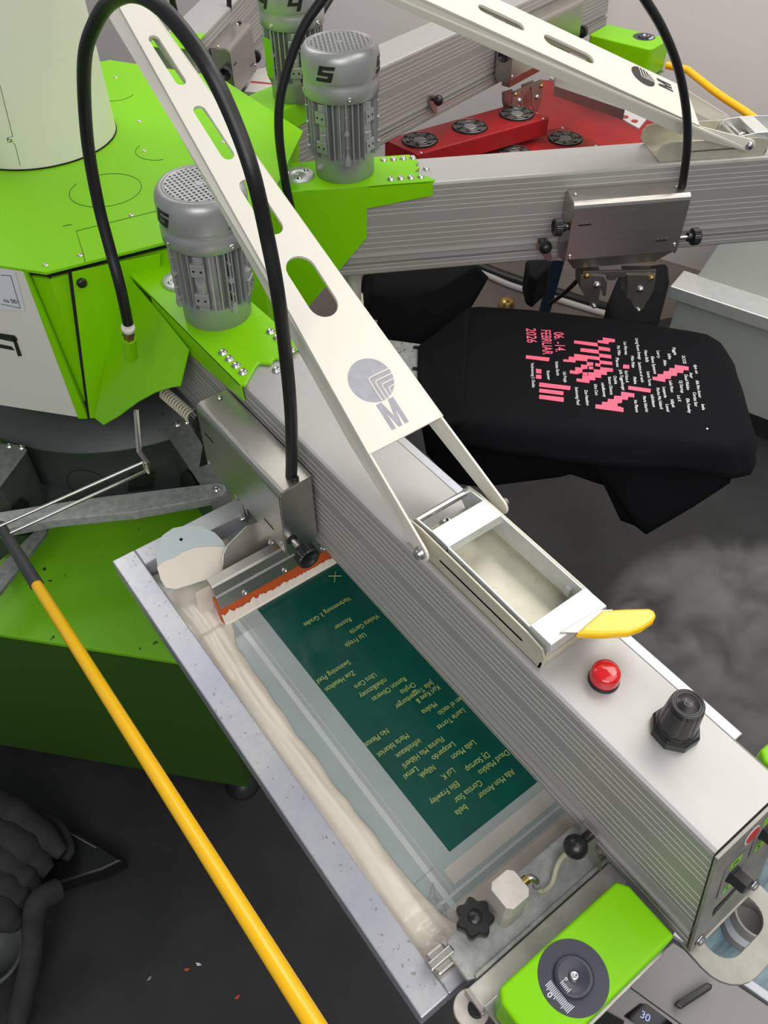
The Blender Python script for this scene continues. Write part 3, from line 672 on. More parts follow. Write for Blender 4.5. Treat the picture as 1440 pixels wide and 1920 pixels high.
hose(A6, [(240, 606, -.15), (226, 540, -.15), (207, 470, -.145), (185, 385, -.14), (166, 280, -.135), (158, 180, -.13), (160, 100, -.13), (178, 45, -.125), (205, 5, -.12), (245, -12, -.12), (290, 5, -.115), (340, 55, -.11), (395, 135, -.105), (440, 230, -.10), (475, 330, -.10), (500, 440, -.095), (520, 545, -.095), (535, 660, -.09), (545, 770, -.09), (547, 850, -.09), (546, 893, -.088)], .0085, 'thick black air hose arching over the nearest motor down to the nearest carriage')
hose(A5, [(546, 395, -.12), (533, 330, -.12), (523, 250, -.12), (526, 180, -.115), (545, 110, -.11), (570, 50, -.11), (600, 5, -.11), (650, -60, -.11), (760, -150, -.11), (900, -190, -.11), (1060, -150, -.11), (1160, -70, -.11), (1210, 0, -.11), (1245, 60, -.11), (1272, 130, -.105), (1287, 210, -.10), (1288, 280, -.10), (1279, 350, -.09)], .0085, 'black air hose looping high from the second motor to the second carriage')
hose(A4, [(556, 236, .10), (552, 190, .10), (556, 140, .10), (572, 90, .10), (594, 40, .10), (630, -20, .10)], .0085, 'black air hose between the two rear motors')
hose(A4, [(432, 52, .62), (430, 20, .62), (429, -20, .62)], .0075, 'short vertical black hose above the rear left carriage')
hose(A4, [(352, 125, .55), (340, 70, .55), (328, 20, .55), (318, -20, .55)], .0085, 'black hose behind the top of the nearest boom')

# ================================================================ SCREEN FRAME AND SQUEEGEE
FZ = .945; FX0, FX1, FY = .726, 1.547, .330
FYR = .241; MZ = .9105
fr = thing('screen_frame', 'large aluminium screen printing frame with green stencil under the nearest arm', 'screen', A6.M @ Matrix.Translation((1.13, 0, MZ)))
XF = Matrix.Translation((-1.13, 0, -MZ))
def pf(o): o.data.transform(XF); return o
bw = .040
o = MB()
o.box(FX0, FX1, -FY, -FY + bw, FZ - .036, FZ); o.box(FX0, FX1, FYR - bw, FYR, FZ - .036, FZ)
o.box(FX0, FX0 + bw, -FY + bw, FYR - bw, FZ - .036, FZ - .0004); o.box(FX1 - bw, FX1, -FY + bw, FYR - bw, FZ - .036, FZ - .0004)
o = pf(o.build('frame_bars', 'frame', fr, bevel=.002))
pf(MB().box(FX0 + bw - .002, FX1 - bw + .002, -FY + bw - .002, FYR - bw + .002, MZ - .0008, MZ).build('mesh_fabric', 'mesh', fr))
pf(MB().box(.90, 1.417, -.1790, .15, MZ - .0001, MZ + .0004).build('teal_stencil', 'teal', fr))
for (x0, x1, y0, y1, mt, dz) in ((.80, 1.50, -.222, -.214, 'tape', .0006), (.80, 1.46, -.2075, -.2065, 'tape', .0006), (1.430, 1.452, -.20, .19, 'beige_tape', .0004), (1.458, 1.462, -.25, .19, 'tape', .0007), (1.47, 1.505, -.285, .20, 'beige_tape', .0005)):
    pf(MB().box(x0, x1, y0, y1, MZ, MZ + dz).build('tape_strip', mt, fr))
def mp(x, y, z=MZ + .0006): return A6.H(x, y, z)
for a, b in (((616, 1080), (641, 1080)), ((629, 1072), (627, 1092))):
    pf(MB().tube([mp(*a), mp(*b)], .0006, 6).build('register_mark', 'stencil_text', fr))
ST = [("Verbrennung 3. Grades", 655, 1120, 567, 1168), ("Violeta García", 708, 1153, 653, 1182), ("Roomer", 655, 1158, 625, 1175), ("Uzi Freyja", 683, 1187, 645, 1208), ("Swimming Pool", 653, 1238, 592, 1275), ("Zoe Heselton", 662, 1258, 607, 1290), ("Ultra Caro", 702, 1262, 662, 1285), ("rahel&zooey", 722, 1272, 672, 1302), ("Ramón Oliveras", 758, 1270, 695, 1308), ("Orphia", 775, 1280, 748, 1295), ("Julia Toggenburger", 810, 1277, 738, 1322), ("Karl Kave &", 820, 1285, 778, 1312), ("Molina", 815, 1317, 788, 1332), ("en el vacío", 862, 1308, 819, 1334), ("Laurie Torres", 868, 1329, 817, 1361), ("No Plexus", 724, 1366, 682, 1394), ("Maria Iskariot", 762, 1375, 705, 1413), ("infinideaux", 785, 1385, 740, 1415), ("Flurina Mia Häberli", 828, 1382, 752, 1432), ("Leopardo", 849, 1392, 807, 1418), ("Leila Moon", 887, 1388, 844, 1417), ("Nilipek.", 811, 1434, 783, 1453), ("Lenxi", 779, 1437, 755, 1454), ("Lol K", 847, 1439, 826, 1455), ("DJ Startup", 913, 1411, 870, 1439), ("Daud Malsko", 950, 1407, 894, 1445), ("Ellis Frawley", 856, 1465, 804, 1501), ("Cortisa Star", 899, 1463, 849, 1498), ("Alfa Mon Amour", 960, 1442, 894, 1490), ("bela", 871, 1508, 851, 1522)]
for s_, x0, y0, x1, y1 in ST:
    a, b = mp(x0, y0), mp(x1, y1)
    r_ = (a.x + b.x) / 2
    pf(lettering(s_, (r_, a.y, MZ + .0007), (0, -1, 0), (1, 0, 0), .0092, abs(a.y - b.y), 'stencil_lettering', 'stencil_text', fr))
# pen scribble on the tape corner
for path in (((803, 1690), (812, 1655), (815, 1690)), ((800, 1702), (812, 1684), (822, 1688), (816, 1694)), ((812, 1705), (830, 1697), (836, 1712), (838, 1722), (826, 1706))):
    pf(MB().tube(smooth_path([mp(x, y, MZ + .0009) for x, y in path], 4), .0005, 6).build('pen_mark', 'logo', fr))
pf(MB().tube([mp(773, 1662), mp(816, 1624)], .0004, 6).build('pen_mark', 'logo', fr))

# cream ink: thick bank along the near side, wrapping at the end
def ink_bank():
    m = MB(); NR, NC = 120, 22; vs = []
    edge = [(.765, -.14), (.83, -.155), (.88, -.195), (.925, -.225), (.98, -.240), (1.08, -.245), (1.2, -.246), (1.3, -.245), (1.4, -.243), (1.47, -.235), (1.505, -.22)]
    def er(r):
        for (a, b), (c, d) in zip(edge, edge[1:]):
            if a <= r <= c: return b + (d - b) * (r - a) / (c - a)
        return edge[-1][1]
    for i in range(NR + 1):
        r = .768 + (1.5055 - .768) * i / NR
        e = er(r) + .004 * noise.noise(Vector((r * 22, 0, 3)))
        for j in range(NC + 1):
            t = j / NC; y = -.2895 + (e + .2895) * t
            H_ = .006 if r < .93 else .013
            h = H_ * math.sin(math.pi * min(1, t * .93 + .07)) ** .6 * (1 + .30 * noise.noise(Vector((r * 9, y * 70, 1)))) + .0015 * noise.noise(Vector((r * 60, y * 60, 5))) + (.0009 * math.sin(y * 420 + 7 * noise.noise(Vector((r * 5, 0, 0)))) + .003 * noise.noise(Vector((r * 5, y * 45, 9))))* math.sin(math.pi * t)
            if r > 1.44: h += .003 * math.sin((r - 1.44) * 320) * math.sin(math.pi * t)
            vs.append((r, y, MZ + max(.0004, h)))
    W_ = NC + 1
    m.add(vs, [(i * W_ + j, (i + 1) * W_ + j, (i + 1) * W_ + j + 1, i * W_ + j + 1) for i in range(NR) for j in range(NC)], True)
    # skirt down to the mesh
    bt = [(v[0], v[1], MZ + .0002) for v in vs]
    ring = [i * W_ for i in range(NR + 1)] + [NR * W_ + j for j in range(1, NC + 1)] + [i * W_ + NC for i in range(NR - 1, -1, -1)] + [j for j in range(NC - 1, 0, -1)]
    b0 = len(m.v); m.v += [Vector(vs[k]) * 1 for k in ring]; 
    for k in range(len(ring)): m.v[b0 + k].z = MZ + .0002
    L_ = len(ring)
    for k in range(L_): m.f.append([ring[k], b0 + k, b0 + (k + 1) % L_, ring[(k + 1) % L_]]); m.sm.append(False)
    m.f.append([b0 + k for k in range(L_)]); m.sm.append(False)
    return m.build('printing_ink', 'ink')
tag(ink_bank(), 'thick bank of creamy white ink pushed along the near inside edge of the screen', 'ink')
# thin smear of ink on the far tape and behind the squeegee
def smear(px, z, hgt, name, mt='ink_thin'):
    return MB().slab([mp(x, y, z) for x, y in px], (0, 0, hgt)).build(name, mt)
tag(smear([(300, 1090), (330, 1102), (420, 1080), (440, 1060), (470, 1050), (470, 1080), (415, 1110), (420, 1175), (380, 1150)], MZ + .003, .0015, 'ink_smear'), 'thin cream ink film on the screen left of the squeegee', 'ink')
tag(MB().box(1.474, 1.503, -.22, .10, MZ + .0007, MZ + .003).build('ink_smear', 'ink_thin'), 'dried streaky ink strip at the outer end of the screen beside the casting', 'ink')

# grey plastic disc dipped in ink
dn_ = (CAM - A6.M @ Vector((.80, -.23, .95))).normalized(); dn_ = (dn_ + Vector((0, 0, .9))).normalized()
dc = on_plane(357, 1047, Vector((.80, -.23, .957)), Vector((0, 0, 1)))
ds = thing('ink_paddle', 'pale grey round plastic paddle half covered with cream ink in the screen corner', 'paddle', dc)
xx = (Vector((0, 0, 1)).cross(dn_)).normalized(); yy = dn_.cross(xx)
def on_d(px, py): p = on_plane(px, py, dc, dn_) - dc; return (p.dot(xx), p.dot(yy))
dpx = [(294, 1050), (296, 1025), (306, 1005), (325, 992), (350, 987), (378, 989), (402, 1000), (417, 1015), (425, 1030), (424, 1050), (419, 1078), (330, 1106), (312, 1104), (302, 1088)]
FMd = frame_matrix((0, 0, 0), xx, dn_)
plate([[on_d(*p) for p in dpx]], .003, FMd, 'disc', 'disc', ds, bevel=.0006)
ipx = [(296, 1066), (310, 1055), (330, 1048), (343, 1038), (365, 1030), (390, 1027), (424, 1028), (423, 1050), (418, 1078), (330, 1105), (313, 1103), (303, 1087)]
plate([[on_d(*p) for p in ipx]], .002, FMd @ Matrix.Translation((0, 0, .0032)), 'ink_coat', 'ink', ds, bevel=.0008)
plate([circle2(*on_d(340, 1013), .0028)], .0006, FMd @ Matrix.Translation((0, 0, .0032)), 'hole', 'hole', ds)

# squeegee with holder and orange blade, flood bar behind
sq = thing('squeegee', 'orange rubber squeegee blade in aluminium holder, pushing ink on the green stencil', 'squeegee', A6.M @ Matrix.Translation((.925, -.1, .92)))
XS = Matrix.Translation((-.925, .1, -.92))
def ps(o): o.data.transform(XS); return o
def extr(prof, y0, y1):   # profile in (r, z) pushed sideways
    return MB().slab([(x, y0, z) for x, z in prof], (0, y1 - y0, 0))
ps(extr([(.917, .9125), (.925, .9125), (.913, .962), (.904, .960)], -.238, .15).build('rubber_blade', 'orange', sq, bevel=.0006))
ps(extr([(.9195, .943), (.9225, .946), (.9165, .968), (.914, .971), (.909, .986), (.906, .989), (.889, .989), (.889, .984), (.8985, .981), (.9005, .966), (.9065, .943)], -.235, .15).build('holder', 'steel', sq, bevel=.0006))
for y in (-.19, -.115, -.04): ps(socket_bolt(sq, (.9185, y, .952), (.97, 0, .24), .005, .005))
m = MB(); vs = []; NY = 220
for i in range(NY + 1):
    y = -.236 + .38 * i / NY; n1 = abs(noise.noise(Vector((y * 70, 0, 0)))); t_ = 1 - min(1, (y + .236) / .30)
    top = .9175 + .013 * t_ ** .7 * (.7 + .8 * n1) + .0045 * abs(noise.noise(Vector((y * 420, 2, 0)))) * (.3 + t_)
    xt = .927 - (top - .9125) * .243
    vs += [(.929, y, MZ + .0004), (.932, y, MZ + .001), (.932, y, MZ + .003), (.930, y, MZ + .005), (xt + .002, y, top), (xt, y, top)]
m.add(vs, [(i * 6 + k, (i + 1) * 6 + k, (i + 1) * 6 + (k + 1) % 6, i * 6 + (k + 1) % 6) for i in range(NY) for k in range(6)] + [tuple(range(6)), tuple(range(NY * 6, NY * 6 + 6))], False)
ps(m.build('ink_bead', 'ink', sq))
fb = thing('flood_bar', 'grey steel flood bar with slanted winged end behind the squeegee holder', 'flood bar', A6.M @ Matrix.Translation((.85, -.1, .93)))
XB = Matrix.Translation((-.85, .1, -.93))
fbn = Vector((.82, 0, .57)).normalized(); fb0 = A6.M @ Vector((.868, 0, .95))
def fo(px, py): return A6.loc(on_plane(px, py, fb0, fbn))
o = MB().slab([fo(x, y) for x, y in ((416, 1078), (418, 1040), (426, 1022), (462, 986), (486, 978), (560, 950), (620, 1030))], fbn * -.003).build('plate', 'steel', fb, bevel=.0008); o.data.transform(XB)
o = MB().slab([fo(x, y) for x, y in ((366, 1112), (400, 1094), (404, 1182), (384, 1160), (372, 1140))], fbn * -.003).build('ink_stained_wing', 'ink_thin', fb, bevel=.0008); o.data.transform(XB)

# ================================================================ FRAME HOLDER at the outer end
ho = thing('frame_clamp', 'speckled grey cast clamp plate holding the outer end of the screen', 'clamp', A6.M @ Matrix.Translation((1.53, -.15, .96)))
XH = Matrix.Translation((-1.53, .15, -.96))
def ph(o): o.data.transform(XH); return o
ph(MB().slab([(1.507, -.262, .972), (1.519, -.270, .972), (1.552, -.270, .972), (1.556, -.262, .972), (1.556, .02, .972), (1.500, .02, .972), (1.500, -.215, .972)], (0, 0, -.010)).build('cast_plate', 'cast', ho, bevel=.002))
ph(MB().box(1.553, 1.558, -.262, .02, .966, .979).build('front_rib', 'cast', ho, bevel=.0015))
ph(MB().box(1.503, 1.530, -.291, -.266, .944, .966).build('jaw', 'steel', ho, bevel=.003))
ph(MB().box(1.512, 1.522, -.296, -.262, .966, .974).build('jaw_link', 'steel', ho, bevel=.002))
M['block'] = mat('pale_machined_block', (.62, .58, .53), .5, .25, var=.25, vscale=30, spots=(90, .70, (.45, .5, .45)))
ph(MB().slab([(1.509, -.204, .972), (1.503, -.198, .972), (1.503, -.175, .972), (1.509, -.169, .972), (1.533, -.169, .972), (1.539, -.175, .972), (1.539, -.198, .972), (1.533, -.204, .972)], (0, 0, .068)).build('square_block', 'block', ho, bevel=.001))
sk = thing('star_knob', 'black six lobed star grip knob beside the square block on the clamp', 'knob', A6.M @ Matrix.Translation((1.513, -.228, .972)))
MB().lathe([(.009, 0), (.009, .003), (.006, .004), (.006, .020)], n=20).build('threaded_stud', 'chrome', sk)
m = MB(); nL = 84; vs = []
for z, k_ in ((.016, .86), (.019, 1.0), (.030, 1.0), (.033, .9)):
    for k in range(nL):
        a = 2 * math.pi * k / nL; r_ = (.0205 + .0022 * math.cos(7 * a)) * k_; vs.append((r_ * math.cos(a), r_ * math.sin(a), z))
m.add(vs, [(i * nL + k, i * nL + (k + 1) % nL, (i + 1) * nL + (k + 1) % nL, (i + 1) * nL + k) for i in range(3) for k in range(nL)], True)
m.add(vs[:nL], [tuple(range(nL))]); m.add(vs[-nL:], [tuple(range(nL))])
m.build('star_grip', 'plastic', sk); MB().lathe([(.0085, .033), (.008, .0345), (.0001, .0345)], n=30).build('centre_cap', 'plastic', sk)
ft = thing('elbow_fitting', 'small brass elbow fitting on the right side of the square block', 'fitting', A6.M @ Vector((1.521, -.160, 1.02)))
MB().cyl((0, -.009, 0), (0, .003, 0), .0055, n=6).build('brass_nut', 'brass', ft, bevel=.0005)
MB().tube(smooth_path([(0, .001, 0), (.002, .007, 0), (.006, .010, -.004), (.008, .012, -.012)], 5), .0042, 14).build('elbow', 'chrome', ft)
MB().cyl((.008, .0118, -.010), (.009, .013, -.022), .0052, n=16).build('push_ring', 'table', ft)
tube6 = MB().tube(smooth_path([A6.M @ Vector(v) for v in ((1.530, -.147, .998), (1.536, -.142, .985), (1.536, -.125, .980), (1.525, -.105, .984), (1.522, -.085, .984), (1.530, -.065, .982), (1.545, -.050, .978))], 6), .0032, 10).build('air_tube', 'coil')
tag(tube6, 'thin cream air tube curving over the clamp plate from the elbow fitting', 'tube')

def registration_box(A, y0, y1, label, dial=True, r0=1.587, r1=1.663, z1=1.05, hgt=.062):
    t = thing('registration_box', label, 'adjuster box', A.M @ Matrix.Translation(((r0 + r1) / 2, (y0 + y1) / 2, .985)), 'green registration boxes')
    X = Matrix.Translation((-(r0 + r1) / 2, -(y0 + y1) / 2, -.985))
    def put(o): o.data.transform(X); return o
    put(MB().slab([(r0, y0 + .008, z1), (r0, y1 - .008, z1), (r0 + .012, y1, z1), (r1, y1, z1), (r1, y0, z1), (r0 + .012, y0, z1)], (0, 0, -hgt)).build('green_cover', 'green', t, bevel=.004, seg=4))
    put(MB().box(r0 - .003, r1 + .003, y0 - .004, y1 + .002, z1 - hgt - .008, z1 - hgt - .001).build('base_tray', 'steel', t, bevel=.001))
    if dial:
        cx, cy = r1 - .037, y0 + .075
        d = put(MB().lathe([(.0365, 0), (.0365, .0006)], (cx, cy, z1), n=64).build('dial_face', 'dial', t)); d['label'] = 'round slate dial face with white scale'
        put(MB().lathe([(.0205, .0006), (.0205, .0045), (.019, .006), (.015, .006), (.012, .0045), (.0001, .0045)], (cx, cy, z1), n=48).build('raised_disc', 'dial', d))
        put(MB().lathe([(.0058, .0045), (.0058, .0055), (.0045, .006), (.0045, .008), (.002, .0085), (.0018, .007), (.0001, .007)], (cx, cy, z1), n=28).build('centre_bolt', 'chrome', d))
        for k in range(19):
            x_ = cx - .012 + .0017 * k; yy0 = cy - .0305 if k % 6 == 2 else cy - .0285
            c_ = put(MB().box(x_, x_ + .0008, yy0, cy - .0205 - (.0003 * max(0, k - 12)) + (0.001 * max(0, k - 14)), z1 + .0006, z1 + .0009).build('scale_tick', 'paper', d))
        for k in range(7):
            x_ = cx - .004 + .0017 * k; put(MB().box(x_, x_ + .0007, cy - .0165, cy - .0125 + (.0014 if k % 6 == 0 else 0), z1 + .0061, z1 + .0063).build('scale_tick', 'paper', d))
        put(lettering('0', (cx - .003, cy - .0335, z1 + .0008), (1, 0, 0), (0, 1, 0), .0055, .0042, 'scale_zero', 'paper', d, bold=.02, center=True))
        put(lettering('0', (cx - .003, cy - .0105, z1 + .0062), (1, 0, 0), (0, 1, 0), .0035, .0028, 'scale_zero', 'paper', d, bold=.02, center=True))
    return t
registration_box(A6, -.272, -.082, 'bright green box with slate scale dial at the bottom of the photo')
registration_box(A6, .160, .345, 'green box at the right photo edge on the far side of the nearest arm')
registration_box(A4, -.355, -.125, 'small green box with black dial on the rear arm, in front of the white wall', r0=1.90, r1=2.03, z1=1.045, hgt=.095)
ra = thing('end_rail', 'beige machined rail between the clamp plate and the green box', 'rail', A6.M @ Matrix.Translation((1.573, -.15, .97)))
MB().box(-.014, .014, -.125, .10, -.012, .006).build('rail_bar', 'block', ra, bevel=.0015)
MB().box(-.014, .015, -.13, -.124, -.04, .006).build('end_lip', 'steel', ra, bevel=.001)
ws = thing('clamp_washer', 'round beige washer disc under the left end of the green dial box', 'washer', A6.M @ Matrix.Translation((1.574, -.282, .955)))
MB().lathe([(.019, 0), (.020, .001), (.020, .005), (.019, .006)], n=40).build('washer', 'block', ws)
MB().lathe([(.010, .006), (.009, .010), (.0085, .010), (.0001, .010)], (.004, .004, 0), n=24).build('black_boss', 'plastic', ws)
MB().cyl((0, -.01, -.006), (.045, -.035, -.02), .006, n=14).build('side_rod', 'chrome', ws)
# black ball stop levers on each arm
def ball_lever(A, r, y, z, label, plate_=True):
    t = thing('ball_lever', label, 'lever', A.M @ Matrix.Translation((r, y, z)), 'black ball levers on the arms')
    MB().ball((0, -.004, 0), .0145).build('ball', 'plastic', t)
    MB().cyl((0, .006, 0), (0, .022, 0), .006, n=16).build('stem', 'plastic', t)
    if plate_: MB().slab([(-.012, .018, .012), (.010, .018, .012), (.012, .018, -.012), (.024, .018, -.030), (.030, .018, -.050), (.018, .018, -.050), (-.004, .018, -.022), (-.012, .018, -.012)], (0, .003, 0)).build('lever_plate', 'steel', t, bevel=.0008)
    return t
ball_lever(A6, 1.530, -.086, 1.028, 'black ball lever under the outer end of the nearest arm')
ball_lever(A5, .975, -.082, 1.045, 'black ball lever left of the second carriage')
ball_lever(A4, 1.12, -.085, 1.060, 'black ball lever on the side of the rear arm above the red dryers')

# ================================================================ YELLOW BAR WITH WIRES
pa, pb_ = at_height(68, 1095, .90), at_height(590, 1920, 1.15); pe = pb_ + (pb_ - pa) * .25
ps0 = at_height(0, 985, .875)
rod = thing('yellow_bar', 'long glossy yellow rod with dark grey sleeve crossing the lower left', 'rod', pa)
MB().tube([pa, pe], .0095, 24).build('yellow_tube', 'yellow', rod, True)
MB().tube([ps0 + (ps0 - pa) * .0, pa + (pe - pa).normalized() * .004], [.0095, .0115], 20).build('dark_sleeve', 'grip', rod, True)
wr = thing('wire_bracket', 'bent steel wire stay from under the green skirt to the dark sleeve', 'wire stay', at_height(262, 875, .92))
k1, k2 = at_height(270, 866, .93), at_height(272, 884, .93); w1, w2 = at_height(-4, 988, .885), at_height(20, 999, .885)
MB().tube([k1, w1], .0032, 12).build('wire', 'chrome', wr, True)
MB().tube([k1, k2, w2], .0032, 12).build('wire', 'chrome', wr, True)
MB().slab([at_height(250, 768, 1.0), at_height(256, 768, 1.0), at_height(261, 845, .95), at_height(277, 866, .93), at_height(277, 888, .928), at_height(270, 880, .93), at_height(271, 868, .932), at_height(256, 848, .952)], (0.003, .003, 0)).build('strap', 'steel', wr, True)
cl_ = []
for k in range(120):
    t_ = k / 119; c_ = at_height(308 + 52 * t_, 737 + 45 * t_, 1.02); a = k * .62; cl_.append(c_ + Vector((.0, .010 * math.cos(a), .010 * math.sin(a))))
tag(MB().tube(cl_, .0025, 8).build('coiled_tube', 'coil'), 'cream coiled air tube behind the nearest carriage', 'tube')

# ================================================================ LOWER CAROUSEL
hb = thing('carousel_hub', 'dark grey round turntable hub below the green housing', 'turntable', (0, 0, .655))
MB().lathe([(.385, .03), (.385, .145), (.395, .155), (.395, .16), (.10, .165)], (-.02, 0, 0), n=96, caps=False).build('drum', 'hub', hb)
MB().lathe([(.42, .0), (.42, .03)], (-.02, 0, 0), n=96).build('lower_ring', 'hub', hb)
cc = Vector((-.02, 0, 0))
def drum_hit(px, py, R=.386):
    v = ray(px, py); o = CAM - cc; a = v.x ** 2 + v.y ** 2; b = 2 * (o.x * v.x + o.y * v.y); c = o.x ** 2 + o.y ** 2 - R * R
    return CAM + v * ((-b - math.sqrt(b * b - 4 * a * c)) / (2 * a))
p6 = drum_hit(246, 918); nr = Vector((p6.x + .02, p6.y, 0)).normalized(); al = Vector((-nr.y, nr.x, 0))
numeral_flat('6', p6 + nr * .004, al, (0, 0, 1), .055, .050, hb, 'numeral', True)
MB().tube([cc + Vector((.388 * math.cos(a_ / .388), .388 * math.sin(a_ / .388), .71 + z)) for a_, z in [(.388 * math.atan2(p6.y, p6.x + .02) - .09 + .045 * math.cos(k * .2), .045 * math.sin(k * .2)) for k in range(24)]], .0006, 6).build('cutout_line', 'hole', hb, True)
M['galv'] = mat('galvanised_steel', (.26, .27, .26), .5, .4, var=.35, vscale=60, bump=.15, bscale=90)
# pallet arms of the carousel: box sections with a bolted top plate
def pallet_arm(px_top, z, label, depth=.10, holes=()):
    t = thing('pallet_arm', label, 'arm', at_height(*px_top[0], z))
    MB().slab([at_height(x, y, z) for x, y in px_top], (0, 0, -.004)).build('top_plate', 'galv', t, True, .001)
    ins_ = [at_height(x, y, z - .004) for x, y in px_top]; c = sum(ins_, Vector()) / len(ins_)
    MB().slab([c + (p - c) * .96 for p in ins_], (0, 0, -depth)).build('web', 'hub', t, True)
    for x, y in holes: socket_bolt(t, at_height(x, y, z), r=.0055, h=.004, world=True)
    return t
pal1 = pallet_arm([(-60, 823), (-8, 831), (38, 834), (50, 842), (46, 850), (0, 912), (-60, 960)], .835, 'galvanised carousel arm at the left photo edge', .16, ((-5, 833), (17, 836), (40, 839)))
pal2 = pallet_arm([(306, 805), (330, 792), (352, 789), (395, 860), (428, 903), (440, 950), (405, 968), (380, 912), (372, 903)], .82, 'galvanised carousel arm beside the black numeral, under the carriage', .14, ((332, 796), (350, 791)))
def web_opening(px, a, b, z, parent):
    A_, B_ = at_height(*a, z), at_height(*b, z); n_ = (B_ - A_).cross(Vector((0, 0, 1))).normalized(); n_ = n_ if n_.dot(CAM - A_) > 0 else -n_
    MB().slab([on_plane(x, y, A_ + n_ * .004, n_) for x, y in px], n_ * .001).build('web_opening', 'hole', parent, True)
web_opening([(8, 1005), (12, 978), (24, 948), (40, 932), (52, 940), (60, 970), (62, 1003)], (50, 842), (0, 912), .83, pal1)
web_opening([(338, 915), (340, 888), (348, 880), (358, 888), (372, 915)], (306, 805), (372, 903), .82, pal2)
MB().slab([at_height(x, y, .8203) for x, y in ((381, 833), (392, 838), (395, 868), (374, 876))], (0, 0, .0006)).build('black_mark', 'ink_black', pal2, True)
lk = thing('link_bar', 'grey speckled link bar with rounded bolted end between two carousel arms', 'bar', at_height(200, 940, .83))
MB().slab([at_height(x, y, .832) for x, y in ((-20, 963), (100, 944), (160, 935), (390, 907), (406, 904), (420, 908), (424, 917), (418, 927), (404, 932), (250, 960), (100, 975), (-20, 998))], (0, 0, -.022)).build('bar', 'cast', lk, True, .002)
socket_bolt(lk, at_height(406, 917, .833), r=.006, h=.004, world=True)
# green base box on levelling feet
bx = thing('base_cabinet', 'low green steel base cabinet with scuffed top at the left under the screen', 'cabinet', (.6, -.4, .1))
e1 = Vector((math.cos(math.radians(43)), math.sin(math.radians(43)), 0)); e2 = Vector((-e1.y, e1.x, 0)); c0 = Vector((.806, -.246, 0))
m = MB(); q = [c0, c0 + e2 * .62, c0 + e2 * .62 - e1 * 1.1, c0 - e1 * 1.1]; m.slab([Vector((p.x, p.y, .10)) for p in q], (0, 0, .535)); m.build('carcass', 'green_shade_seam', bx, True)
MB().slab([Vector((p.x, p.y, .635)) + (e1 * s1 + e2 * s2) * .004 for p, s1, s2 in zip(q, (1, 1, -1, -1), (-1, 1, 1, -1))], (0, 0, .012)).build('scuffed_top', 'green_dirty', bx, True, .002)
MB().lathe([(.045, 0), (.045, .008), (.02, .02), (.012, .03), (.012, .101)], c0 + e2 * .05 - e1 * .04 + Vector((0, 0, 0)), n=36).build('levelling_foot', 'plastic', bx, True)
MB().lathe([(.045, 0), (.045, .008), (.02, .02), (.012, .03), (.012, .101)], c0 + e2 * .05 - e1 * 1.0 + Vector((0, 0, 0)), n=36).build('levelling_foot', 'plastic', bx, True)
# slate curved plates crossing above the base cabinet at the left edge
ca = thing('curved_brace', 'olive grey angled brace plate at the left edge above the green cabinet', 'brace', at_height(30, 1080, .75))
MB().slab([at_height(x, y, .74) for x, y in ((-40, 1100), (60, 1000), (90, 985), (86, 1000), (0, 1110), (-40, 1150))], (0, 0, -.01)).build('plate', 'galv', ca, True, .001)

# ================================================================ PRINTED SHIRT ON PALLET
PZ = .90
def shirt(px, z, label, hang, name='black_shirt', amp=1.0, seed=0, cat='t-shirt', fold=None):
    P = [at_height(x, y, z) for x, y in px]; n = len(P)
    ctr = sum(P, Vector()) / n
    # resample outline
    R_ = []
    for i in range(n):
        a, b = P[i], P[(i + 1) % n]; k = max(2, int((b - a).length / .012))
        for j in range(k): R_.append((a.lerp(b, j / k), hang[i] + (hang[(i + 1) % n] - hang[i]) * j / k))
    N = len(R_); rings = []
    for f, dzf, outw in ((.90, 0, 0), (.985, 0, 0), (1.0, -.004, .002), (1, -.14, .008), (1, -.35, .016), (1, -.6, .024), (1, -.82, .030), (1, -1.0, .034)):
        ring = []
        for i, (p, h) in enumerate(R_):
            v = ctr + (p - ctr) * f; d = (p - ctr); d.z = 0; d.normalize()
            if dzf <= -.1:
                v = p + d * (outw + amp * .008 * -dzf * noise.noise(Vector((p.x * 17 + seed, p.y * 17, dzf * 1.5)))) + Vector((0, 0, dzf * h))
            elif dzf: v = p + d * outw + Vector((0, 0, dzf))
            ring.append(v)
        rings.append(ring)
    vs = [v for r in rings for v in r]; m = MB()
    m.add(vs, [(i * N + k, i * N + (k + 1) % N, (i + 1) * N + (k + 1) % N, (i + 1) * N + k) for i in range(len(rings) - 1) for k in range(N)], True)
    m.f.append(list(range(N))); m.sm.append(True)
    t = thing(name, label, cat, ctr)
    o = m.build('fabric', 'shirt', t, True)
    sd = o.modifiers.new('solid', 'SOLIDIFY'); sd.thickness = .0015; sd.offset = 1
    return t
spx = [(887, 578), (905, 575), (1000, 582), (1150, 600), (1290, 620), (1322, 626), (1345, 640), (1358, 662), (1380, 720), (1400, 790), (1403, 815), (1392, 832), (1360, 838), (1250, 824), (1100, 812), (960, 797), (884, 788), (874, 778), (868, 760), (869, 700), (874, 620), (880, 585)]
hg = [.02, .04, .04, .04, .04, .04, .04, .04, .05, .05, .06, .06, .06, .05, .05, .05, .05, .05, .05, .04, .04, .02]
ts = shirt(spx, PZ, 'black t-shirt with pink and white print stretched over a pallet', hg)
# shoulder part of the shirt sloping to the pallet neck
m = MB(); tp = [(888, 578), (872, 585), (835, 612), (784, 646), (783, 700), (785, 772), (800, 790), (830, 800), (884, 789), (870, 760)]
top_ = [at_height(x, y, PZ - (.0 if x > 860 else .02)) for x, y in tp]
m.slab(top_, (0, 0, -.02)); m.build('shoulder_fabric', 'shirt', ts, True, .006, 3)
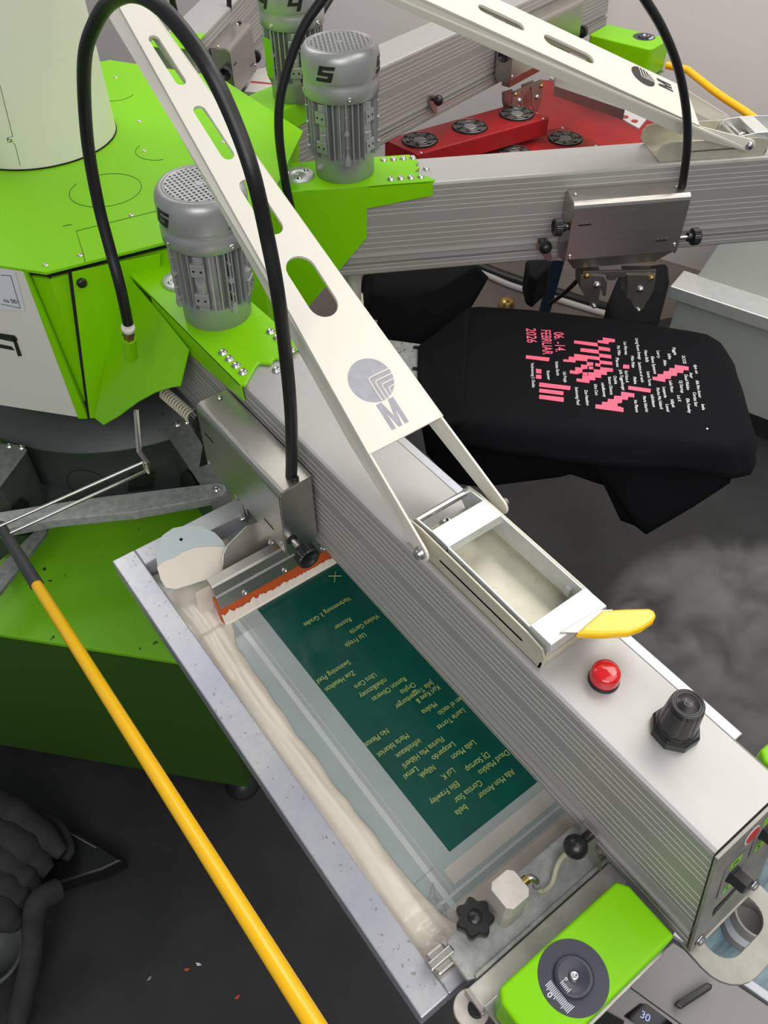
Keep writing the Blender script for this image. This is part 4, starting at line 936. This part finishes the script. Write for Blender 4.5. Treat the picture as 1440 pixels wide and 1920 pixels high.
# hem hanging towards the camera with a pointed fold
hp_ = [(786, 775, .88), (880, 788, .895), (1100, 812, .895), (1392, 834, .895), (1404, 815, .89), (1368, 905, .80), (1300, 950, .74), (1212, 1001, .66), (1192, 985, .66), (1165, 975, .66), (1158, 915, .70), (1120, 905, .72), (1070, 888, .72), (1050, 893, .70), (900, 912, .66), (850, 905, .66), (800, 850, .72)]
m = MB(); base = [at_height(x, y, z) for x, y, z in hp_]
cg = Vector((0, 0, 0)); 
cen = at_height(1110, 860, .80); vs = [cen] ; RN = []
for i in range(len(base)):
    a, b = base[i], base[(i + 1) % len(base)]
    for j in range(8): RN.append(a.lerp(b, j / 8))
NR_ = 12
for k in range(1, NR_ + 1):
    for p in RN:
        v = cen.lerp(p, k / NR_); bump = .010 * math.sin(math.pi * k / NR_) * noise.noise(Vector((v.x * 16, v.y * 16, v.z * 8))) * 2.2
        vs.append(v + Vector((.6, -.6, .2)) * bump)
N = len(RN)
m.add(vs, [(0, 1 + k, 1 + (k + 1) % N) for k in range(N)] + [(1 + i * N + k, 1 + i * N + (k + 1) % N, 1 + (i + 1) * N + (k + 1) % N, 1 + (i + 1) * N + k) for i in range(NR_ - 1) for k in range(N)], True)
o = m.build('hanging_hem', 'shirt', ts, True); sd = o.modifiers.new('solid', 'SOLIDIFY'); sd.thickness = .002; sd.offset = -1
def tp_(px, py, dz=.0012): return at_height(px, py, PZ + .0016)
def zz(x, y): return (980 + x / 3.1304, 500 + y / 3.13)
polys = [
 [(20, 520), (158, 535), (154, 556), (18, 540)],
 [(78, 600), (110, 603), (110, 628), (78, 625)], [(78, 634), (110, 637), (110, 660), (78, 657)],
 [(98, 680), (282, 702), (278, 725), (96, 704)], [(98, 716), (240, 733), (238, 755), (96, 737)], [(98, 752), (242, 768), (240, 795), (96, 775)],
 [(302, 433), (438, 449), (442, 470), (300, 450)], [(340, 478), (446, 490), (448, 512), (338, 498)],
 [(470, 416), (541, 426), (541, 444), (505, 443), (505, 455), (479, 452), (440, 446), (440, 432), (470, 434)],
 [(444, 468), (512, 478), (514, 498), (446, 490)], [(448, 510), (520, 520), (520, 540), (450, 531)], [(450, 550), (526, 560), (526, 578), (452, 570)],
 [(238, 544), (270, 546), (270, 528), (302, 531), (302, 512), (336, 516), (452, 530), (453, 550), (380, 541), (380, 556), (345, 553), (310, 550), (310, 563), (238, 557)],
 [(276, 608), (308, 612), (308, 590), (342, 594), (342, 574), (376, 578), (376, 560), (414, 563), (414, 580), (380, 584), (380, 600), (350, 602), (350, 622), (318, 632), (276, 626)],
 [(316, 656), (350, 660), (350, 638), (384, 642), (384, 620), (418, 622), (418, 602), (455, 606), (455, 590), (530, 598), (530, 618), (494, 616), (494, 637), (460, 634), (460, 654), (426, 650), (426, 668), (392, 666), (392, 684), (316, 674)],
 [(388, 586), (414, 588), (414, 604), (388, 602)], [(352, 620), (380, 622), (380, 640), (352, 636)], [(426, 566), (456, 570), (456, 588), (426, 584)],
 [(590, 575), (626, 578), (626, 600), (588, 597)],
 [(892, 576), (974, 588), (974, 610), (946, 606), (940, 626), (908, 622), (904, 643), (872, 640), (868, 660), (838, 658), (836, 678), (762, 664), (762, 646), (790, 648), (793, 630), (824, 632), (828, 613), (858, 615), (862, 595), (892, 597)],
 [(620, 700), (752, 718), (750, 740), (618, 721)],
 [(578, 734), (656, 745), (655, 768), (620, 764), (616, 783), (584, 780), (582, 800), (556, 803), (556, 818), (592, 830), (592, 854), (426, 832), (428, 808), (464, 812), (466, 793), (498, 796), (500, 776), (534, 779), (538, 758), (578, 760)],
]
for pg in polys: MB().slab([tp_(*zz(x, y)) for x, y in pg], (0, 0, .0004)).build('pink_shape', 'pink', ts, True)
def shirt_text(s_, x0, y0, x1, y1, hgt, mt, bold=0, nm='printed_text'):
    a, b = tp_(x0, y0), tp_(x1, y1)
    return lettering(s_, a + Vector((0, 0, .0003)), b - a, Vector((.75, .66, 0)), hgt, (b - a).length, nm, mt, ts, True, bold=bold)
for s_, x0, y0, x1, y1, h in (("06. -14.", 182, 385, 194, 500, .0225), ("FEBRUAR", 107, 372, 119, 516, .0225), ("2026", 20, 362, 27, 447, .0225)):
    shirt_text(s_, *zz(x0, y0), *zz(x1, y1), h, 'pink', .012)
WT = [("Verbrennung 3. Grades", 48, 565, 56, 710), ("Roomer", 140, 612, 146, 665), ("Violeta Garcia", 190, 556, 200, 640), ("Uzi Freyja", 236, 618, 244, 680), ("Swimming Pool", 306, 708, 318, 812), ("Zoe Heselton", 362, 724, 374, 815), ("Ultra Caro", 418, 690, 426, 756), ("rahel&zooey", 460, 682, 474, 766), ("Ramon Oliveras", 500, 648, 514, 752), ("Orphia", 532, 642, 540, 690), ("Psi Mist", 552, 465, 560, 522), ("Planet", 545, 535, 550, 590), ("Las Mermas", 592, 442, 600, 518), ("Karl Kave &", 598, 612, 606, 680), ("Julia Toggenburger", 566, 606, 584, 728), ("Milo Palas", 634, 525, 642, 594), ("Molina", 648, 648, 654, 690), ("Living Room Strangs", 660, 422, 680, 545), ("Sentirse en el vacío", 676, 562, 696, 680), ("Mane Bally", 712, 492, 724, 562), ("Elene Systems", 752, 528, 770, 630), ("Laurie Torres", 728, 616, 740, 700), ("No Plexus", 652, 784, 664, 855), ("Maria Iskariot", 704, 760, 722, 855), ("infinideaux", 750, 752, 764, 826), ("Flurina Mia Haberli", 784, 712, 806, 836), ("Leopardo", 820, 706, 830, 770), ("Leila Moon", 858, 670, 870, 738), ("Lenxi", 838, 808, 846, 852), ("Nilipek", 866, 780, 878, 828), ("Larry", 786, 494, 792, 538), ("Figgle", 878, 476, 888, 520), ("Idle", 850, 512, 856, 544), ("Akku", 824, 548, 830, 582), ("2CO2", 934, 522, 942, 570), ("DJ Startup", 918, 670, 930, 742), ("Daud Malsko", 948, 634, 964, 724), ("Asyr", 978, 622, 984, 656), ("Lol K", 906, 756, 912, 794), ("dye on", 1004, 576, 1014, 628), ("Alfa Mon Amour", 1014, 668, 1034, 770), ("Ellis Frawley", 958, 774, 972, 860), ("Cortisa Star", 998, 738, 1010, 822), ("bela", 1048, 808, 1054, 842)]
for s_, x0, y0, x1, y1 in WT: shirt_text(s_, *zz(x0, y0), *zz(x1, y1), .0068, 'white_print', .012)
MB().lathe([(.0022, 0), (.002, .001)], tp_(1326, 804), n=10).build('white_speck', 'white_print', ts, True)
# pallet and neck plate under the shirt
plt = thing('shirt_pallet', 'galvanised pallet neck plate with two dark slots leading under the printed shirt', 'pallet', at_height(760, 700, .87))
M['zinc_sp'] = mat('speckled_zinc', (.50, .51, .50), .5, .2, var=.3, vscale=45, spots=(120, .62, (.15, .15, .15)))
MB().slab([at_height(x, y, .868) for x, y in ((690, 615), (725, 636), (792, 645), (792, 700), (792, 775), (768, 770), (700, 700))], (0, 0, -.02)).build('neck_plate', 'zinc_sp', plt, True, .002)
for a, b in (((770, 650), (772, 655)), ((768, 690), (770, 694))):
    MB().slab([at_height(x, y, .8688) for x, y in ((a[0] + 6, a[1] - 2), (790, a[1]), (790, a[1] + 5), (a[0] + 4, a[1] + 4))], (0, 0, .0006)).build('slot', 'hole', plt, True)
MB().slab([tp_(x, y) - Vector((0, 0, .012)) for x, y in ((900, 590), (1300, 632), (1385, 810), (1370, 825), (890, 775))], (0, 0, -.012)).build('board', 'table', plt, True)

# other black shirts further round the carousel
shirt([(700, 505), (760, 505), (880, 492), (893, 500), (850, 525), (816, 548), (770, 560), (700, 560)], .90, 'black garment hanging from the next pallet under the second arm', [.03, .03, .03, .04, .10, .13, .16, .10], name='hanging_garment', cat='garment', seed=3)
o = MB().slab([at_height(x, y, .78) for x, y in ((1165, 500), (1255, 488), (1258, 520), (1240, 590), (1225, 612), (1150, 605), (1140, 560))], (0, 0, -.25)).build('hanging_garment', 'shirt', None, False, .02, 3)
tag(o, 'black garment hanging behind the second carriage and its clamp hooks', 'garment')
o = MB().slab([at_height(x, y, .85) for x, y in ((985, 487), (1037, 484), (1030, 500), (1005, 523), (992, 515))], (0, 0, -.09)).build('hanging_garment', 'shirt', None, False, .008, 3)
tag(o, 'small black garment corner left of the second carriage', 'garment')
lg = thing('machine_leg', 'dark navy slanted steel leg under the second arm', 'leg', at_height(1010, 585, .3))
b0_, b1_ = on_plane(1012, 620, Vector((.2, 1.55, 0)), Vector((.3, 1, 0))), on_plane(1048, 488, Vector((.2, 1.55, 0)), Vector((.3, 1, 0)))
dx_ = cr * .022; dy_ = cf * .03
MB().slab([b0_ - dx_, b0_ + dx_, b1_ + dx_, b1_ - dx_], dy_).build('tube', 'navy', lg, True, .002)
po = thing('support_post', 'pale grey post with round foot disc below the root of the second arm', 'post', at_height(672, 560, .80))
MB().cyl(at_height(664, 562, .86), at_height(664, 562, .86) + Vector((0, 0, .13)), .018, n=24).build('post', 'column', po, True)
MB().lathe([(.030, 0), (.030, .004), (.02, .008)], at_height(676, 564, .852), n=32).build('foot_disc', 'column', po, True)
MB().slab([at_height(x, y, .85) for x, y in ((655, 590), (710, 580), (706, 612), (690, 618))], (0, 0, -.03)).build('bracket', 'cream_z', po, True, .002)
MB().slab([at_height(x, y, .80) for x, y in ((680, 545), (760, 505), (770, 512), (700, 556))], (0, 0, -.03)).build('dark_arm', 'hub', po, True, .002)
og = MB().tube([at_height(704, 620, .02), at_height(714, 609, .02)], .018, 14).build('orange_plug', 'orange'); tag(og, 'small orange plug peeking out below the hanging black garment', 'plug')

# cables on the floor
def floor_cable(px, r, label, mt, z=0, nm='floor_cable'):
    return tag(MB().tube(smooth_path([at_height(x, y, z + r) for x, y in px], 6), r, 10).build(nm, mt), label, 'cable')
floor_cable([(870, 502), (900, 510), (960, 536), (1040, 560), (1100, 578), (1140, 589), (1200, 600)], .014, 'pale cable lying on the floor behind the printed shirt', 'cable')
floor_cable([(860, 484), (900, 500), (960, 523), (1040, 548), (1120, 573), (1200, 590)], .024, 'thick black cable along the floor next to the wall', 'dark')
floor_cable([(750, 592), (790, 606), (830, 620), (880, 628)], .012, 'pale cable left of the printed shirt on the floor', 'cable')
kb = MB().lathe([(.03, 0), (.035, .02), (.03, .05), (.012, .06), (.0001, .06)], at_height(948, 583, .05), n=24).build('caster_knob', 'brass'); tag(kb, 'small brass coloured knob behind the back edge of the printed shirt', 'knob')
tag(MB().tube(smooth_path([at_height(1091, 517, .7), at_height(1060, 548, .6), at_height(1030, 570, .5)], 6), .007, 8).build('dark_cable', 'dark'), 'thin black cable running down left of the clamp hooks', 'cable')

# ================================================================ GREY DRYER CABINET at the right
dc_ = thing('dryer_cabinet', 'grey steel conveyor dryer with bright folded edge at the right photo edge', 'dryer', (.6, 2.0, 0))
g0, g1 = at_height(1255, 553, .42), at_height(1440, 615, .42); gd = (g1 - g0).normalized(); gn = Vector((-gd.y, gd.x, 0)); g2 = g0 + gd * 1.6
MB().slab([g0 + gd * .03 + Vector((0, 0, -.01)), g2 + Vector((0, 0, -.01)), g2 + Vector((0, 0, -.34)), g0 + gd * .03 + Vector((0, 0, -.34))], gn * .7).build('lower_body', 'cabinet', dc_, True, .004)
MB().slab([g0 - gn * .02, g2 - gn * .02, g2 + gn * .10, g0 + gn * .10], (0, 0, .045)).build('folded_edge', 'zinc', dc_, True, .003)
MB().slab([g0 + gn * .09 + Vector((0, 0, .04)) + gd * .05, g2 + gn * .09 + Vector((0, 0, .04)), g2 + gn * .30 + Vector((0, 0, .50)), g0 + gn * .30 + gd * .16 + Vector((0, 0, .50))], gn * .4).build('sloping_hood', 'cabinet', dc_, True, .004)
MB().slab([g0 + gd * .05 + Vector((0, 0, -.42)), g2 + Vector((0, 0, -.42)), g2 + Vector((0, 0, -.34)), g0 + gd * .05 + Vector((0, 0, -.34))], gn * .6).build('dark_gap_filler', 'hole', dc_, True)  # black slab standing in for the shade in the gap under the dryer

# ================================================================ RED FLASH DRYERS
def red_box(px, z, h, fans, label, fr_=.052):
    t = thing('flash_dryer', label, 'flash dryer', at_height(*px[0], z), 'red flash dryers below the rear arm')
    P = [at_height(x, y, z) for x, y in px]
    MB().slab(P, (0, 0, -h)).build('red_housing', 'red', t, True, .003)
    for fx, fy, r_ in fans:
        c = at_height(fx, fy, z + .001)
        f_ = MB().lathe([(r_, -.0005), (r_, .0006), (r_ * .97, .0012), (r_ * .97, -.0)], c, n=48).build('fan_opening', 'hole', t, True)
        m = MB(); m.lathe([(r_ * .36, .001), (r_ * .36, .003), (r_ * .3, .004), (.0001, .004)], c, n=28); m.build('fan_hub', 'table', f_, True)
        m = MB()
        for k in range(7):
            a = 2 * math.pi * k / 7; q = [c + Vector((rr * math.cos(a + b), rr * math.sin(a + b), .0016)) for rr, b in ((r_ * .36, 0), (r_ * .92, .25), (r_ * .92, .85), (r_ * .36, .55))]
            m.slab(q, (0, 0, .0008))
        m.build('fan_blades', 'fan', f_, True)
        m = MB()
        for rr in (.93, .66, .48): m.tube([c + Vector((rr * r_ * math.cos(a * .2618), rr * r_ * math.sin(a * .2618), .0045)) for a in range(25)], .0008, 6)
        m.build('wire_guard', 'steel', f_, True)
    for p in P: 
        cc_ = sum(P, Vector()) / len(P); socket_bolt(t, p + (cc_ - p) * .08, r=.004, h=.002, name='screw', world=True)
    return t
M['fan'] = mat('grey_fan_plastic', (.10, .10, .09), .5)
pitch = [(721, 261), (964, 194), (1030, 221), (781, 290)]
red_box(pitch, .92, .055, ((787, 263, .056), (881, 238, .056), (969, 214, .056)), 'red flash dryer box with three round fans in a row')
red_box([(640, 330), (860, 280), (1062, 236), (1130, 272), (1100, 330)], .85, .06, ((966, 288, .054), (1060, 260, .056)), 'lower red flash dryer with dark fans, partly hidden by the second arm')
o = MB().slab([at_height(x, y, .80) for x, y in ((900, 300), (1000, 180), (1010, 150), (1060, 150), (1270, 232), (1300, 270), (1200, 330), (900, 330))], (0, 0, -.05)).build('red_heater_panel', 'red'); tag(o, 'large flat red heater panel behind the fan boxes', 'heater panel')
# steel squeegee / print head of the rear arm
rs = thing('rear_squeegee', 'long steel squeegee bar with two slots hanging under the rear arm, over red', 'squeegee', at_height(1130, 200, 1.0))
MB().slab([at_height(x, y, 1.0) for x, y in ((1030, 145), (1198, 240), (1213, 222), (1200, 208), (1045, 125))], (0, 0, -.006)).build('bar', 'zinc', rs, True, .002)
MB().slab([at_height(x, y, 1.03) for x, y in ((1040, 135), (1165, 185), (1172, 205), (1040, 160))], (0, 0, -.03)).build('clamp_rail', 'steel', rs, True, .002)
for x, y in ((1172, 219), (1190, 227)): MB().lathe([(.010, 0), (.010, .0008)], at_height(x, y, 1.0005), n=20).build('slot_hole', 'red', rs, True)

# yellow rail by the wall
yr = [at_height(x, y, .95) for x, y in ((1250, 122), (1285, 130), (1300, 140), (1345, 175), (1395, 208), (1440, 240), (1500, 280))]
tag(MB().tube(smooth_path(yr, 6), .012, 16).build('yellow_rail', 'yellow'), 'yellow tubular rail bending down from the small green box, upper right', 'rail')

# pale pallet behind the hub, with red stripe, and slate edge
pb = thing('rear_screen', 'pale rear screen with thin red stripe behind the hub and the rear motor', 'screen', at_height(480, 150, .95))
MB().slab([at_height(x, y, .95) for x, y in ((455, 135), (530, 120), (560, 180), (440, 170))], (0, 0, -.01)).build('panel', 'white', pb, True)
MB().slab([at_height(x, y, .9505) for x, y in ((450, 150), (530, 158), (530, 160), (450, 153))], (0, 0, .001)).build('red_stripe', 'label_red', pb, True)
MB().slab([at_height(x, y, .93) for x, y in ((430, 165), (560, 172), (560, 200), (430, 190))], (0, 0, -.02)).build('slate_edge', 'navy', pb, True)
# third rear arm with its carriage
def print_arm_rear():
    p0, p1 = at_height(381.7, 66.8, 1.2), at_height(441, 3.6, 1.2); d = (p1 - p0).normalized(); n = Vector((-d.y, d.x, 0))
    a = math.degrees(math.atan2(d.y, d.x)); A = Arm(a, 0); off = A.n.dot(p0) + BW; A = Arm(a, off)
    return A, A.loc(p0)
A3, l3 = print_arm_rear(); 
arm3 = thing('print_arm', 'rear left press arm seen beyond the top of the nearest boom', 'press arm', A3.M @ Matrix.Translation((.9, 0, ZT)))
o = beam_mesh(l3.x - .1, l3.x + 1.0, l3.x + 1.0).build('beam', 'alu', arm3); paint_ribs(o); o.data.transform(Matrix.Translation((-.9, 0, -ZT)))
c3 = A3.V(372, 110, -.12)
carriage(A3, l3.x + .02, l3.x + .24, 'dull steel carriage box with dark round hole behind the top of the nearest hose', hooks=False, knobs=(True, True))
o = MB().box(l3.x - .12, l3.x + .0, -BW - .006, BW + .006, ZT, ZT + .006).build('bracket', 'green', arm3, bevel=.002); o.data.transform(Matrix.Translation((-.9, 0, -ZT)))

# ================================================================ FUSING MACHINE at the bottom right
fm = thing('label_machine', 'grey bench machine with lit display and black handle below the arm end', 'machine', at_height(1300, 1860, .75))
z_ = .80
MB().slab([at_height(x, y, z_) for x, y in ((1262, 1766), (1440, 1885), (1560, 1970), (1400, 2080), (1150, 2000), (1090, 1930), (1150, 1860))], (0, 0, -.10)).build('housing', 'table', fm, True, .002)
MB().tube([at_height(x, y, z_ + .0003) for x, y in ((1182, 1852), (1290, 1930))], .0007, 6).build('panel_seam', 'hole', fm, True)
dsp = MB().slab([at_height(x, y, z_ + .0003) for x, y in ((1170, 1905), (1200, 1882), (1212, 1883), (1262, 1920), (1250, 1960), (1172, 1908))], (0, 0, .0015)).build('display', 'display', fm, True, .0004)
a_, b_2 = at_height(1200, 1907, z_ + .0022), at_height(1228, 1924, z_ + .0022)
lettering('30', a_, b_2 - a_, at_height(1214, 1895, z_) - at_height(1200, 1907, z_), .009, None, 'lit_digits', 'digits', dsp, True)
MB().slab([at_height(x, y, z_ + .003) for x, y in ((1261, 1885), (1268, 1878), (1322, 1845), (1333, 1850), (1330, 1858), (1275, 1894))], (0, 0, .010)).build('black_handle', 'plastic', fm, True, .002)
MB().slab([at_height(x, y, z_ + .0005) for x, y in ((1112, 1900), (1135, 1896), (1170, 1915), (1160, 1960), (1090, 1935))], (0, 0, .002)).build('black_panel', 'hole', fm, True)
bl_ = thing('blue_tray', 'white edged tray with blue stained liner behind the loop handle', 'tray', at_height(1400, 1760, .78))
MB().slab([at_height(x, y, .79) for x, y in ((1262, 1752), (1330, 1640), (1420, 1560), (1560, 1640), (1560, 1940), (1440, 1878))], (0, 0, -.012)).build('white_edge', 'paper', bl_, True, .001)
MB().slab([at_height(x, y, .7905) for x, y in ((1285, 1752), (1335, 1668), (1420, 1582), (1560, 1660), (1560, 1915), (1440, 1858))], (0, 0, .001)).build('liner', 'blue', bl_, True)
tr_ = thing('tape_roll', 'upright grey cardboard tape core with rust stain standing on the blue tray', 'tape core', at_height(1395, 1740, .793))
p = Vector((0, 0, 0)); ax_ = Vector((0, 0, 1))
MB().lathe([(.031, 0), (.031, .062), (.0275, .062), (.0275, .004), (.0001, .004)], p, ax_, 48, caps=False).build('core', 'table', tr_, bevel=.0005)
MB().lathe([(.0313, .018), (.0313, .040)], p, ax_, 48, caps=False).build('pale_band', 'paper', tr_)

# ================================================================ CLOTH HEAP at the lower left
cl = thing('cloth_heap', 'charcoal quilted cloth heap over a black crate on the floor, lower left', 'cloth', at_height(60, 1650, .1))
def lumpy(px, z0, z1, name, mt, folds, seed):
    P = [at_height(x, y, z0) for x, y in px]; c = sum(P, Vector()) / len(P); RN = []
    for i in range(len(P)):
        for j in range(6): RN.append(P[i].lerp(P[(i + 1) % len(P)], j / 6))
    N = len(RN); K = 14; vs = [c + Vector((0, 0, z1 - z0))]
    for k in range(1, K + 1):
        f = k / K
        for p in RN:
            v = c.lerp(p, f); h = (z1 - z0) * (1 - f ** 4)
            if k < K: h += folds * math.sin((v.x * .72 - v.y * .7) * 60 + seed) * (1 - f ** 3) + .012 * noise.noise(v * 14)
            vs.append(Vector((v.x, v.y, z0 + max(0.001, h) if k < K else 0.003)))
    m = MB(); m.add(vs, [(0, 1 + k, 1 + (k + 1) % N) for k in range(N)] + [(1 + i * N + k, 1 + i * N + (k + 1) % N, 1 + (i + 1) * N + (k + 1) % N, 1 + (i + 1) * N + k) for i in range(K - 1) for k in range(N)], True)
    return m.build(name, mt, cl, True)
for k_, (q0, q1, rr) in enumerate((((-60, 1490), (118, 1600), .040), ((-60, 1545), (92, 1635), .045), ((-60, 1590), (70, 1672), .042), ((-60, 1640), (55, 1705), .040), ((-60, 1690), (40, 1735), .036))):
    A_, B_ = at_height(*q0, .15), at_height(*q1, .12); mid = A_.lerp(B_, .5) + Vector((.01, .01, .03))
    pth = smooth_path([A_, A_.lerp(mid, .5) + Vector((0, 0, .02)), mid, B_.lerp(mid, .35), B_], 8); n_ = len(pth)
    rad = [rr * (1 + .22 * noise.noise(Vector((i * .23, k_ * 3, 0)))) * (1 if i < n_ * .6 else max(.25, 1 - (i / n_ - .6) * 1.7)) for i in range(n_)]
    MB().tube(pth, rad, 20).build('cloth_fold', 'cloth', cl, True)
MB().slab([at_height(x, y, .06) for x, y in ((-40, 1468), (60, 1515), (150, 1560), (232, 1612), (190, 1632), (100, 1660), (-40, 1720))], (0, 0, -.055)).build('black_crate', 'dark', cl, True, .006)
MB().tube(smooth_path([at_height(*p) for p in ((108, 1668, .16), (72, 1690, .18), (62, 1740, .14), (58, 1800, .10), (45, 1860, .06), (30, 1930, .04))], 6), [.024] * 10 + [.022] * 21, 14).build('cloth_strap', 'cloth', cl, True)
MB().tube(smooth_path([at_height(*p) for p in ((60, 1520, .10), (110, 1545, .10), (132, 1590, .09), (122, 1612, .09))], 6), .010, 10).build('cloth_hem', 'cloth', cl, True)
MB().tube([at_height(74, 1530, .063), at_height(181, 1590, .063)], .0012, 6).build('bright_edge', 'table', cl, True)
o = MB().lathe([(.05, 0), (.07, .06), (.075, .065), (.065, .065), (.045, .01), (.0001, .01)], at_height(0, 1800, .0), n=32, caps=False).build('grey_tub', 'hub'); tag(o, 'grey plastic tub at the lower left edge under the cloth heap', 'tub')
# paint chips and scraps on the floor
random.seed(3)
for k, (x, y, lab) in enumerate(((372, 1808, 'small white scrap on the floor'), (445, 1870, 'pinkish torn scrap on the dark floor near the yellow rod'), (350, 1818, 'tiny orange chip on the dark floor'), (280, 1835, 'small grey scrap on the dark floor, lower left'))):
    p = at_height(x, y, .001); a = random.random() * 3
    q = [p + Vector((r_ * math.cos(a + b), r_ * math.sin(a + b), 0)) for r_, b in ((.008, 0), (.003, 1.2), (.007, 2.9), (.004, 4.5))]
    o = MB().slab(q, (0, 0, .0015)).build('floor_scrap', ('paper', 'label_red', 'orange', 'table')[k]); tag(o, lab, 'scrap')

# ================================================================ STEAM
vm = bpy.data.materials.new('steam'); vm.use_nodes = True; nt = vm.node_tree; nt.nodes.clear()
out = nt.nodes.new('ShaderNodeOutputMaterial'); pv = nt.nodes.new('ShaderNodeVolumePrincipled'); nt.links.new(pv.outputs[0], out.inputs['Volume'])
pv.inputs['Color'].default_value = (.9, .88, .87, 1); pv.inputs['Anisotropy'].default_value = .2
tc = nt.nodes.new('ShaderNodeTexCoord'); nz = nt.nodes.new('ShaderNodeTexNoise'); nz.inputs['Scale'].default_value = 2.6; nz.inputs['Detail'].default_value = 5; nz.inputs['Distortion'].default_value = .6
nt.links.new(tc.outputs['Object'], nz.inputs[0])
gr = nt.nodes.new('ShaderNodeTexGradient'); gr.gradient_type = 'SPHERICAL'; nt.links.new(tc.outputs['Object'], gr.inputs[0])
ml = nt.nodes.new('ShaderNodeMath'); ml.operation = 'SUBTRACT'; nt.links.new(nz.outputs[0], ml.inputs[0]); ml.inputs[1].default_value = .47
m2 = nt.nodes.new('ShaderNodeMath'); m2.operation = 'MAXIMUM'; nt.links.new(ml.outputs[0], m2.inputs[0]); m2.inputs[1].default_value = 0
m3 = nt.nodes.new('ShaderNodeMath'); m3.operation = 'MULTIPLY'; nt.links.new(m2.outputs[0], m3.inputs[0]); nt.links.new(gr.outputs[0], m3.inputs[1])
m4 = nt.nodes.new('ShaderNodeMath'); m4.operation = 'MULTIPLY'; nt.links.new(m3.outputs[0], m4.inputs[0]); m4.inputs[1].default_value = 330
nt.links.new(m4.outputs[0], pv.inputs['Density'])
sm_ = MB().ball((0, 0, 0), 1.0, 24).build('steam_cloud', vm)
sm_.matrix_basis = Matrix.Translation(at_height(1370, 1215, .74)) @ Matrix.Diagonal((.24, .28, .14, 1))
tag(sm_, 'pale steam drifting over the dark floor right of the nearest arm', 'steam', kind='stuff')
